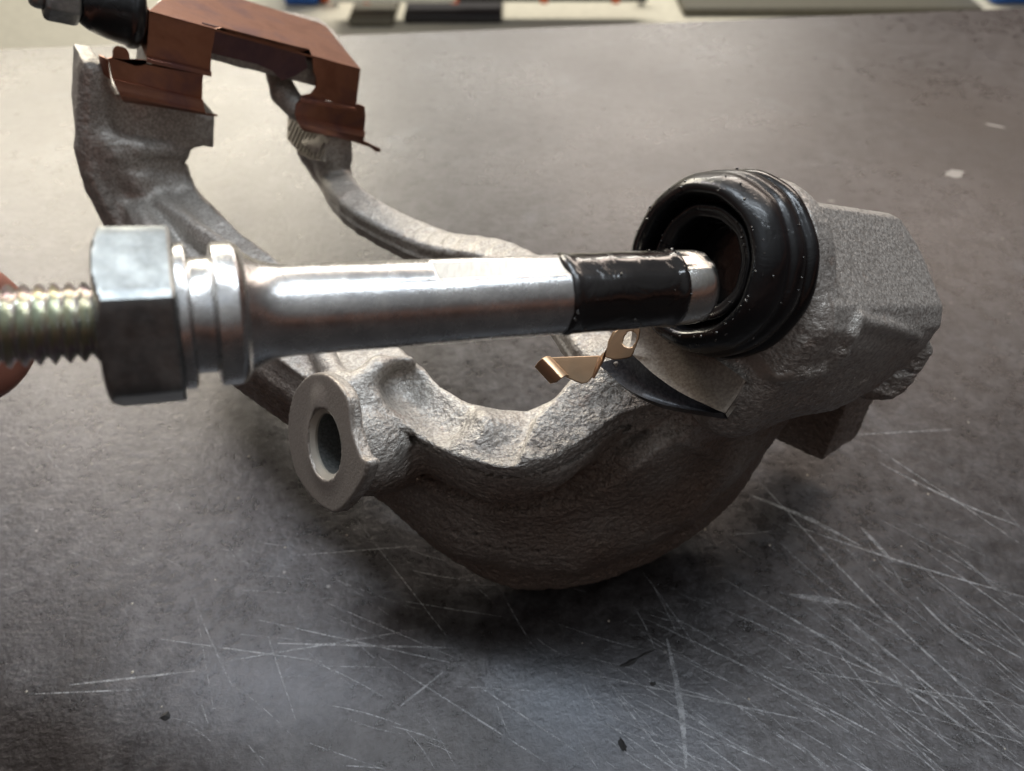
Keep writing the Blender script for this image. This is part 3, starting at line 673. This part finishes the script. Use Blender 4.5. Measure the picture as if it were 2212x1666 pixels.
# dark inner band of the clip on the far side of the bridge gap
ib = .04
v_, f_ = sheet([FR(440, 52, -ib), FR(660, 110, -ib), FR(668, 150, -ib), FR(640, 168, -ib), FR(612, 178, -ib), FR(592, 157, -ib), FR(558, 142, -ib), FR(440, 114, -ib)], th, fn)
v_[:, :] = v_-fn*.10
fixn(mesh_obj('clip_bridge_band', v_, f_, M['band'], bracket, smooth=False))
# broached pad seat on the far leg: a raked face with parallel cutter lines
BFp = lambda px, py, o=.0: Pl(px, py, PB+nBF*o, nBF)
bpoly = [(622, 248), (640, 236), (646, 252), (641, 262), (650, 276), (702, 297), (701, 349), (668, 344), (641, 325), (619, 300)]
bparts = [sheet([BFp(*q, .012) for q in bpoly], .03, nBF)]
def clipseg(x0, y0, x1, y1, n=60):
    ins = []
    for u in np.linspace(0, 1, n):
        x, y = x0+(x1-x0)*u, y0+(y1-y0)*u
        d = sd_poly(np.array([x], np.float32), np.array([y], np.float32), np.array(bpoly, np.float32))[0]
        if d < -1.5: ins.append((x, y))
    return ins
for k in range(26):
    seg = clipseg(560+k*9, 400, 640+k*9, 220)
    if len(seg) > 3:
        a0, b0 = seg[0], seg[-1]
        bparts.append(strip([BFp(a0[0]-1.6, a0[1], .014), BFp(a0[0], a0[1], .05), BFp(a0[0]+1.6, a0[1], .014)], [BFp(b0[0]-1.6, b0[1], .014), BFp(b0[0], b0[1], .05), BFp(b0[0]+1.6, b0[1], .014)], .004))
v_, f_ = join(bparts); fixn(mesh_obj('broached_seat', v_, f_, M['seat'], bracket, smooth=False))
# machined pad land below the boot: an upper ground facet and a dark undercut facet meeting in a crisp arc
LQ = lambda px, py, o=0.: Pl(px, py, LP1[0]+LP1[1]*o, LP1[1])
U_ = [(1378, 698), (1402, 706), (1440, 720), (1490, 745), (1540, 772), (1606, 822)]
Lw = [(1308, 787), (1320, 810), (1346, 834), (1388, 858), (1450, 878), (1560, 887)]
A3 = [LQ(*q) for q in crom(arc1, 5)[:26]]; U3 = [LQ(*q, .06*math.sin(math.pi*i/25)) for i, q in enumerate(crom(U_, 5)[:26])]
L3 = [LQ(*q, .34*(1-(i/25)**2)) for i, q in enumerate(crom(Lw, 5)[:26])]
def facet_patch(name, A, B, m_, bulge):
    V = []; F = []; n = len(A); K = 7
    for i in range(n):
        for k in range(K):
            u = k/(K-1); q = A[i]*(1-u)+B[i]*u+LP1[1]*bulge*math.sin(math.pi*u); V.append(q)
    m0 = len(V); V += [v+LP1[1]*.30 for v in V]
    for i in range(n-1):
        for k in range(K-1):
            a = i*K+k; F += [(a, a+1, a+K+1, a+K), (m0+a, m0+a+K, m0+a+K+1, m0+a+1)]
    for i in range(n-1): F += [(i*K, (i+1)*K, m0+(i+1)*K, m0+i*K), (i*K+K-1, m0+i*K+K-1, m0+(i+1)*K+K-1, (i+1)*K+K-1)]
    for k in range(K-1): F += [(k, m0+k, m0+k+1, k+1), ((n-1)*K+k, (n-1)*K+k+1, m0+(n-1)*K+k+1, m0+(n-1)*K+k)]
    return fixn(mesh_obj(name, V, F, m_, bracket, sharp=40))
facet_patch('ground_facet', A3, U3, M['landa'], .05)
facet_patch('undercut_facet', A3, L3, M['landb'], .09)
# bright bore of the mounting ear
v_, f_ = lathe([(-.004, hr*1.15), (.012, hr*1.155), (.10, hr*.985), (1.9, hr*.985), (1.9, hr*1.02), (.05, hr*1.08)], EAR, dC, 96, closed=True)
fixn(mesh_obj('ear_bore', v_, f_, M['bore'], bracket, sharp=30))
v_, f_ = lathe([(-.008, hr*1.15), (-.006, hr*1.165), (.10, hr*.992), (.115, hr*.978), (.07, hr*.978)], EAR, dC, 96, closed=True)
fixn(mesh_obj('ear_chamfer', v_, f_, M['seat'], bracket, sharp=30))
# brass clip below the boot
tp = nrm([.05, -.55, .83])
o2 = C(1270, 795, 12.1); TT = lambda px, py: Pl(px, py, o2, tp)
e1 = nrm(TT(1230, 820)-TT(1170, 775)); 
parts = [sheet([TT(1179, 772), TT(1296, 768), TT(1280, 815), TT(1270, 826), TT(1258, 829), TT(1244, 824), TT(1222, 814), TT(1205, 800)], .04, tp)]
w0 = [(1186, 772), (1178, 773), (1171, 776), (1164, 781), (1158, 788)]; w1 = [(1228, 815), (1220, 815), (1212, 820), (1204, 825), (1192, 825)]
wz = [0, .03, .05, .0, -.09]
parts.append(strip([TT(*q)+tp*z_ for q, z_ in zip(w0, wz)], [TT(*q)+tp*z_ for q, z_ in zip(w1, wz)], .04))
tb = nrm(camvec(-.45, .1, -1)); o3 = C(1330, 750, 11.9); UU = lambda px, py: Pl(px, py, o3, tb)
outl = [(1329, 712), (1384, 706), (1380, 730), (1364, 771), (1345, 776), (1308, 778), (1306, 760), (1316, 740)]
hc = UU(1360, 733); _, ha, hb = frame(tb)
O = [UU(*q) for q in outl]
# tab with a hole: ring of quads between hole and outline
cN = 24; ring = []; outer = []
for k in range(cN):
    t = 2*math.pi*k/cN; dirv = math.cos(t)*ha+math.sin(t)*hb; ring.append(hc+dirv*.10*(1.25 if abs(dirv[2]) > .5 else 1))
    best = None
    for i in range(len(O)):
        p, q = O[i]-hc, O[(i+1) % len(O)]-hc
        A2 = np.array([[dirv@ha, -((q-p)@ha)], [dirv@hb, -((q-p)@hb)]]); 
        if abs(np.linalg.det(A2)) < 1e-9: continue
        s_, u_ = np.linalg.solve(A2, [p@ha, p@hb])
        if s_ > 0 and -1e-6 <= u_ <= 1+1e-6: best = s_ if best is None else min(best, s_)
    outer.append(hc+dirv*(best or .3))
Vv = ring+outer+[q-tb*.04 for q in ring]+[q-tb*.04 for q in outer]; Ff = []
for k in range(cN):
    j = (k+1) % cN; Ff += [(k, j, cN+j, cN+k), (2*cN+k, 3*cN+k, 3*cN+j, 2*cN+j), (k, 2*cN+k, 2*cN+j, j), (cN+k, cN+j, 3*cN+j, 3*cN+k)]
parts.append((Vv, Ff))
parts.append(strip([TT(1296, 768), UU(1308, 757), UU(1318, 738)+0*tb, UU(1329, 716)], [TT(1278, 817), UU(1298, 775)-tb*.05, UU(1314, 752)-tb*.05, UU(1326, 728)-tb*.05], .05))
v_, f_ = join(parts); bc = fixn(mesh_obj('brass_clip', v_, f_, M['brass'], bracket, sharp=40)); bevel(bc, .012, 2, 50)

# ------------------------------------------------------------------ slide pin held in the foreground
H = C(290, 690, 7.8); A1 = C(1482, 621, 10.3); ax = nrm(A1-H); FA = frame(ax)
pin = empty('slide_pin', H)
finish(pin, 'shiny zinc slide pin with hex head and greased black sleeve held before the bracket', 'slide pin')
_t = -(H-CAMP); _t = nrm(_t-(_t@ax)*ax); _u = np.cross(_t, ax); _u = _u if _u[2] > 0 else -_u; flat_n = math.cos(R(50))*_t+math.sin(R(50))*_u
def cut_flat(V, s0, s1, dist):
    V = np.array(V); s = (V-H)@ax; q = (V-H)@flat_n; m_ = (s > s0) & (s < s1) & (q > dist)
    V[m_] -= np.outer(q[m_]-dist, flat_n); return V
ss_ = np.linspace(1.28, 4.72, 60)
cl = [(.25, .001), (.25, .70), (.30, .75), (.40, .755), (.425, .70), (.43, .60), (.62, .60), (.635, .70), (.66, .75), (.86, .75), (.92, .70), (.95, .64)]
prof = fillet([(a+.12, b) for a, b in cl], .012, 3)+[(1.12, .612), (1.20, .565), (1.30, .525), (1.42, .502), (1.55, .494), (2.0, .492), (3.07, .492), (3.08, .492), (3.09, .492), (4.74, .492), (4.76, .47), (4.76, .001)]
v_, f_ = lathe(prof, H, ax, 160); v_ = cut_flat(v_, 3.075, 4.8, .452)
fixn(mesh_obj('pin_shaft', v_, f_, M['zinc'], pin, sharp=30))
fw = np.cross(ax, flat_n); fo_ = lambda s, w: H+ax*s+flat_n*.4535+fw*w
v_, f_ = sheet([fo_(3.10, -.155), fo_(4.735, -.155), fo_(4.735, .155), fo_(3.10, .155)], .02, flat_n)
fixn(mesh_obj('ground_flat', v_, f_, M['flat'], pin, smooth=False))
# hex head: corners measured from the photograph (71.5, 11.5, -48.5 degrees up from the side facing the lens)
toc = -(H-CAMP); toc = nrm(toc-(toc@ax)*ax); upv = np.cross(toc, ax); upv = upv if upv[2] > 0 else -upv
def hexhead(s0, s1, Rr):
    bmn = 96; V = []; F = []
    rows = []
    rc = Rr*.93
    for s in np.concatenate([np.linspace(s0, s0+.16, 9), np.linspace(s0+.2, s1-.03, 6), [s1]]):
        row = []
        for k in range(bmn):
            t = 2*math.pi*k/bmn; local = (t-math.radians(11.5)) % (math.pi/3)-math.pi/6
            rh = Rr*math.cos(math.pi/6)/math.cos(local)
            cone = rc*.9+(s-s0)*1.9+.0                      # chamfer cone on the thread side
            r = min(rh, cone, Rr*.985) if s < s1 else min(rh, Rr*.985)-.02
            row.append(H+ax*s+r*(math.cos(t)*toc+math.sin(t)*upv))
        rows.append(row)
    for row in rows: V += row
    n = len(rows)
    for i in range(n-1):
        for k in range(bmn):
            j = (k+1) % bmn; F.append((i*bmn+k, i*bmn+j, (i+1)*bmn+j, (i+1)*bmn+k))
    F += [tuple(range(bmn-1, -1, -1)), tuple(range((n-1)*bmn, n*bmn))]
    return V, F
H_keep = H; H = H+ax*.12
v_, f_ = hexhead(-.40, .29, .955)
fixn(mesh_obj('hex_head', v_, f_, M['zinc_hex'], pin, sharp=28))
# threaded end: helical thread
d_, a_, b_ = frame(ax); pitch = .128; V = []; F = []; segs = 48; rows = int(2.6/pitch*8)
for i in range(rows):
    for k in range(segs):
        t = 2*math.pi*k/segs; s = -.36-2.6*i/(rows-1); ph = (s/pitch+k/segs) % 1.0
        r = .395-.062*(1-abs(2*ph-1))**1.0 if True else .4
        r = .40-.078*min(1, max(0, (1-abs(2*ph-1))*1.2-.06))
        V.append(H+d_*s+r*(math.cos(t)*a_+math.sin(t)*b_))
for i in range(rows-1):
    for k in range(segs): F.append((i*segs+k, i*segs+(k+1) % segs, (i+1)*segs+(k+1) % segs, (i+1)*segs+k))
F += [tuple(range(segs)), tuple(range((rows-1)*segs, rows*segs))[::-1]]
fixn(mesh_obj('thread', V, F, M['thread'], pin, sharp=40))
H = H_keep
def facet(s, r, th): return -.010*(np.cos(3*th+.6)**8)+.002*np.sin(7*th+9*s)+.001*np.sin(13*th-14*s)
sp_ = [(4.70, .47), (4.735, .503), (4.76, .518), (4.81, .520), (4.85, .508)]+[(x, .506) for x in np.linspace(4.9, 6.26, 20)]+[(6.29, .516), (6.34, .518), (6.38, .506), (6.40, .475)]
v_, f_ = lathe(sp_, H, ax, 128, facet); fixn(mesh_obj('rubber_sleeve', v_, f_, M['sleeve'], pin, sharp=60))
tpf = [(6.36, .001), (6.36, .45), (6.385, .488), (6.42, .492), (6.60, .49), (6.74, .487), (6.82, .47), (6.86, .43), (6.87, .38), (6.87, .001)]
v_, f_ = lathe(tpf, H, ax, 128); v_ = cut_flat(v_, 6.40, 7, .455); fixn(mesh_obj('pin_tip', v_, f_, M['zinc_end'], pin, sharp=35))
d_, fa2, fb2 = frame(ax)
def on_sleeve(rr):
    t = rr.uniform(0, 2*math.pi); s_ = rr.choice([rr.uniform(4.75, 6.38), 4.76, 6.37, 4.78, 6.36]); return H+ax*s_+.513*(math.cos(t)*fa2+math.sin(t)*fb2)
droplets('sleeve_grease', on_sleeve, 110, 9, M['grease'], pin)
# weld speck
sv = C(541, 700, 8.0); sv = H+ax*1.03+nrm(-(H+ax*1.03-CAMP)+upv*-1.2)*.53
V = []; F = []
me_ = bmesh.new(); bmesh.ops.create_icosphere(me_, subdivisions=3, radius=.05)
V = [sv+np.array(v.co)*(1+.3*math.sin(31*v.co.x/.05*.3+7*v.co.y/.05)) for v in me_.verts]; F = [tuple(q.index for q in f.verts) for f in me_.faces]; me_.free()
mesh_obj('weld_speck', V, F, M['thread'], pin)

#@HAND ---------------------------------------------------------------- person holding the thread
def skin_chain(name, pts, rad, mat_, parent):
    me = bpy.data.meshes.new(name); me.from_pydata([tuple(np.array(p)*CM) for p in pts], [(i, i+1) for i in range(len(pts)-1)], [])
    o = bpy.data.objects.new(name, me); col.objects.link(o)
    return o
hand_root = empty('person', C(-500, 800, 9.5))
finish(hand_root, 'bare hand at the left edge gripping the threaded end of the slide pin', 'person')
W = lambda px, py, D: tuple(C(px, py, D)*CM)
nodes = []; edges = []
def add(p, r, par=None):
    nodes.append((p, r)); 
    if par is not None: edges.append((par, len(nodes)-1))
    return len(nodes)-1
wrist = add(W(-1500, 1350, 11.5), .026); palm = add(W(-1050, 1080, 10.8), .030, wrist); palm2 = add(W(-850, 950, 10.6), .026, palm)
def finger(base, pts):
    q = base
    for (px, py, D, r) in pts: q = add(W(px, py, D), r*CM, q)
finger(palm2, [(-620, 700, 10.6, 1.05), (-360, 640, 10.0, .95), (-190, 700, 9.5, 1.05), (-95, 722, 9.3, 1.05), (-30, 730, 9.2, .85), (0, 732, 9.15, .6)])
finger(palm, [(-820, 780, 11.4, .95), (-560, 900, 11.2, .85), (-330, 1000, 10.6, .75), (-200, 1020, 10.1, .6)])
finger(palm, [(-980, 1150, 11.8, .9), (-700, 1200, 11.4, .8), (-520, 1180, 10.8, .7), (-420, 1120, 10.4, .55)])
finger(palm, [(-1100, 1350, 11.6, .8), (-850, 1420, 11.2, .65), (-700, 1360, 10.7, .55), (-640, 1290, 10.4, .45)])
finger(palm, [(-800, 820, 8.6, 1.1), (-520, 740, 7.4, .95), (-330, 715, 6.7, .8), (-230, 700, 6.4, .6)])
me = bpy.data.meshes.new('hand'); me.from_pydata([n[0] for n in nodes], edges, [])
ho = bpy.data.objects.new('hand', me); col.objects.link(ho); ho.parent = hand_root; ho.matrix_parent_inverse = Matrix.Translation(-hand_root.location)
sk = ho.modifiers.new('skin', 'SKIN'); 
for i, (p_, r_) in enumerate(nodes):
    me.skin_vertices[0].data[i].radius = (r_, r_)
me.skin_vertices[0].data[0].use_root = True; sk.use_smooth_shade = True
sb = ho.modifiers.new('sub', 'SUBSURF'); sb.levels = 2; sb.render_levels = 3
me.materials.append(M['skin'])

#@BENCH --------------------------------------------------------------- bench top and what lies beyond
eL = T(0, 105, 0); eR = T(2212, 16, 0); ed_ = nrm(eR-eL); eL2 = eL-ed_*60; eR2 = eR+ed_*60; bk = np.array([ed_[1], -ed_[0], 0])
bk = bk if bk[1] < 0 else -bk
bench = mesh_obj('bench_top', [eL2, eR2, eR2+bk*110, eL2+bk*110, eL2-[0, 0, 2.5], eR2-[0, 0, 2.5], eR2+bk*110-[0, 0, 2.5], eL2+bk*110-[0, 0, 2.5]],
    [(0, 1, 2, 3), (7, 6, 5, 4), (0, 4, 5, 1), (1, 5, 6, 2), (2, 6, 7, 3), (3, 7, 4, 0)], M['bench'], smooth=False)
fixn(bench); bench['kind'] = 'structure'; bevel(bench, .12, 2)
# scratches: shallow light lines scored in the sheet, laid 0.02 mm above it
SV = []; SF = []
def scratch(pts, w, jit=.0):
    P = [T(x, y, 0) for x, y in pts]; n = len(P); ws = [w*(.25+.75*math.sin(math.pi*(i+.5)/n)) for i in range(n)]; k0 = len(SV)
    for i in range(n):
        t = nrm(P[min(i+1, n-1)]-P[max(i-1, 0)]); s = np.array([-t[1], t[0], 0])*ws[i]*.5
        SV.append(P[i]+s+[0, 0, .003+.0002*(len(SV) % 7)]); SV.append(P[i]-s+[0, 0, .003+.0002*(len(SV) % 7)])
    for i in range(n-1): SF.append((k0+2*i, k0+2*i+1, k0+2*i+3, k0+2*i+2))
def line(x0, y0, x1, y1, w, bend=0, n=14):
    nx, ny = -(y1-y0), (x1-x0); l = math.hypot(nx, ny); nx /= l; ny /= l
    scratch([(x0+(x1-x0)*u+nx*bend*math.sin(math.pi*u), y0+(y1-y0)*u+ny*bend*math.sin(math.pi*u)) for u in np.linspace(0, 1, n)], w)
for a in [(1640, 1040, 2212, 1600, .05, 14), (1620, 1070, 1860, 1180, .10, -6), (1700, 1130, 2212, 1290, .05, 6), (1560, 1250, 2212, 1660, .06, -10), (1440, 1380, 1482, 1660, .12, -8),
          (1980, 1290, 2140, 1420, .07, 10), (1705, 1285, 1830, 1303, .14, 0), (1860, 1140, 1930, 1215, .10, 0), (1240, 1450, 1760, 1560, .035, 0), (1310, 1480, 1700, 1666, .03, 4),
          (1400, 1340, 1990, 1640, .04, -6), (1500, 1290, 2212, 1580, .03, 5), (1840, 940, 2060, 928, .04, 0), (1880, 960, 2212, 1180, .035, 0), (1900, 1000, 2212, 1140, .05, 8),
          (1690, 1440, 2212, 1530, .025, 0), (1750, 1270, 2200, 1640, .04, 0), (560, 1340, 1010, 1440, .03, 0), (480, 1430, 900, 1360, .03, 0), (640, 1200, 900, 1180, .03, 0),
          (700, 1300, 980, 1420, .025, 0), (760, 1110, 1000, 1420, .02, 0), (820, 1420, 1200, 1660, .03, 0), (1030, 1480, 1240, 1620, .03, 0), (150, 1480, 420, 1450, .05, 0), (60, 1500, 300, 1490, .03, 0),
          (340, 1380, 700, 1430, .03, 0), (860, 1530, 960, 1450, .04, 0), (600, 1390, 980, 1400, .05, 0), (1680, 360, 1900, 372, .05, -8)]:
    line(*a)
r_ = random.Random(5)
for i in range(190):
    x = r_.uniform(1250, 2250); y = r_.uniform(1080, 1700); an = r_.gauss(36, 9); l = r_.uniform(60, 420)
    if x < 1560 and y < 1300: continue
    line(x, y, x+l*math.cos(R(an)), y+l*math.sin(R(an)), r_.choice([.008, .010, .014, .02, .028]), r_.uniform(-6, 6), 8)
for i in range(60):
    x = r_.uniform(300, 1500); y = r_.uniform(1150, 1660); an = r_.choice([r_.gauss(28, 8), r_.gauss(5, 5), r_.gauss(60, 8)]); l = r_.uniform(40, 260)
    line(x, y, x+l*math.cos(R(an)), y+l*math.sin(R(an)), r_.choice([.010, .014, .02]), r_.uniform(-5, 5), 8)
for i in range(60):
    x = r_.uniform(0, 2200); y = r_.uniform(180, 1200); an = r_.uniform(-10, 60); l = r_.uniform(20, 120)
    line(x, y, x+l*math.cos(R(an)), y+l*math.sin(R(an)), r_.choice([.010, .016]), r_.uniform(-5, 5), 6)
so = mesh_obj('scratch_lines', SV, SF, M['scratch'], bench, smooth=False); so['kind'] = 'stuff'
# crumbs and flecks of dirt on the sheet
def blob(name, px, py, w, h, zt, m_, label, rot=0, seed=0):
    rr_ = random.Random(seed); c0 = T(px, py, 0); n = 14; V = [c0+[0, 0, zt]]; F = []
    for k in range(n):
        t = 2*math.pi*k/n; u = w*math.cos(t)*(rr_.uniform(.6, 1.2)); v = h*math.sin(t)*(rr_.uniform(.6, 1.2))
        V.append(c0+[u*math.cos(rot)-v*math.sin(rot), u*math.sin(rot)+v*math.cos(rot), .004])
    for k in range(n): F.append((0, 1+k, 1+(k+1) % n))
    o = mesh_obj(name, V, F, m_); finish(o, label, 'debris'); return o
blob('debris', 1360, 1432, .26, .06, .05, M['dirt'], 'longest black smear of debris on the bench below the casting', R(25), 1)
blob('debris', 1395, 1412, .22, .03, .03, M['dirt'], 'thin black streak beside the longest smear below the casting', R(25), 2)
blob('debris', 1345, 1610, .07, .15, .05, M['dirt'], 'black crumb near the bottom edge right of centre', R(20), 3)
blob('debris', 358, 1547, .12, .09, .05, M['dirt'], 'black crumb on the lower left of the bench', 0, 4)
blob('debris', 1410, 1478, .07, .05, .04, M['dirt'], 'tiny black crumb between the smear and the bottom edge', 0, 5)
for k_, (x, y, w, h, rt, lab) in enumerate(((2062, 376, .42, .30, .3, 'pale round scuff mark at the right side of the bench'), (2150, 272, .45, .10, -.6, 'pale curved scuff mark near the right edge of the bench'), (1795, 434, .12, .06, 0, 'small pale scuff right of the rubber boot'))):
    o = blob('scuff_mark', x, y, w, h, .006, M['scuff'], lab, rt, 20+k_); del o['category']; del o['label']; o.parent = bench
for i in range(46):
    x = r_.uniform(40, 2200); y = r_.uniform(180, 1650); s = r_.uniform(.015, .04)
    c0 = T(x, y, 0)
    if i == 0: FV = []; FF = []
    k0 = len(FV); FV += [c0+[s, 0, .004], c0+[0, s, .004], c0+[-s, 0, .004], c0+[0, -s, .004], c0+[0, 0, s*.8]]
    FF += [(k0, k0+1, k0+4), (k0+1, k0+2, k0+4), (k0+2, k0+3, k0+4), (k0+3, k0, k0+4)]
fo = mesh_obj('dust_specks', FV, FF, M['fleck'], bench, smooth=False); fo['kind'] = 'stuff'

#@BACK ---------------------------------------------------------------- floor and the lower shelf behind the bench, out of focus
M['floor'] = plain('cream_floor', (.66, .62, .50), .6)
floor = mesh_obj('floor', [(-900, -300, -88), (900, -300, -88), (900, 1200, -88), (-900, 1200, -88)], [(0, 1, 2, 3)], M['floor'], smooth=False); floor['kind'] = 'structure'
def box_at(px0, px1, pyb, z, hgt, dep):
    a = T(px0, pyb, z); b = T(px1, pyb, z); e = nrm(b-a); q = np.array([-e[1], e[0], 0]); q = q if q[1] > 0 else -q
    c, d = b+q*dep, a+q*dep; up = np.array([0, 0, hgt])
    return [a, b, c, d, a+up, b+up, c+up, d+up], [(0, 3, 2, 1), (4, 5, 6, 7), (0, 1, 5, 4), (1, 2, 6, 5), (2, 3, 7, 6), (3, 0, 4, 7)]
M['mat'] = plain('dark_rubber_mat', (.045, .040, .036), .7); M['matb'] = plain('olive_grey_paint', (.13, .12, .09), .6); M['wh'] = plain('white_paint', (.72, .72, .68), .5); M['blue'] = plain('blue_plastic', (.02, .12, .45), .35)
M['red'] = plain('orange_plastic', (.75, .16, .06), .4); M['drk'] = plain('near_black_steel', (.02, .018, .02), .5)
def thing_box(name, label, cat, args, m_, bev=1.0):
    v_, f_ = box_at(*args); o = fixn(mesh_obj(name, v_, f_, m_, smooth=False)); bevel(o, bev); finish(o, label, cat); return o
thing_box('floor_mat', 'dark flat mat on the floor just right of the copper clip', 'mat', (752, 850, 60, -87.9, 3, 90), M['matb'])
thing_box('floor_mat', 'widest dark mat on the floor beyond the bench edge at top centre', 'mat', (872, 1085, 52, -87.9, 3, 90), M['drk'])
thing_box('floor_mat', 'olive grey mat on the floor right of the pale gap', 'mat', (1475, 2120, 36, -87.9, 3, 90), M['matb'])
sh = empty('storage_rack', T(1400, 12, -87.9)); finish(sh, 'low white rack with orange clips standing on the floor behind the bench', 'rack')
v_, f_ = box_at(712, 985, 8, -80, 7, 12); o = fixn(mesh_obj('beam', v_, f_, M['wh'], sh, smooth=False)); bevel(o, .8)
v_, f_ = box_at(985, 1400, 6, -80, 10, 12); o = fixn(mesh_obj('lower_panel', v_, f_, M['drk'], sh, smooth=False)); bevel(o, .8)
for x in (792, 982, 1175, 1330):
    v_, f_ = box_at(x-9, x+9, 10, -80.5, 3, 2); o = fixn(mesh_obj('clip', v_, f_, M['red'], sh, smooth=False)); bevel(o, .5)
for x in (725, 1385):
    v_, f_ = box_at(x-6, x+6, 13, -88, 9, 3); fixn(mesh_obj('leg', v_, f_, M['wh'], sh, smooth=False))
thing_box('storage_bin', 'blue plastic bin seen behind the copper clip', 'bin', (612, 690, 14, -87.9, 30, 30), M['blue'], 2)
thing_box('storage_bin', 'blue plastic bin at the top right corner', 'bin', (2140, 2260, 12, -87.9, 30, 30), M['blue'], 2)
thing_box('storage_bin', 'small orange bin beside the blue one behind the clip', 'bin', (690, 712, 10, -87.9, 20, 20), M['red'], 2)
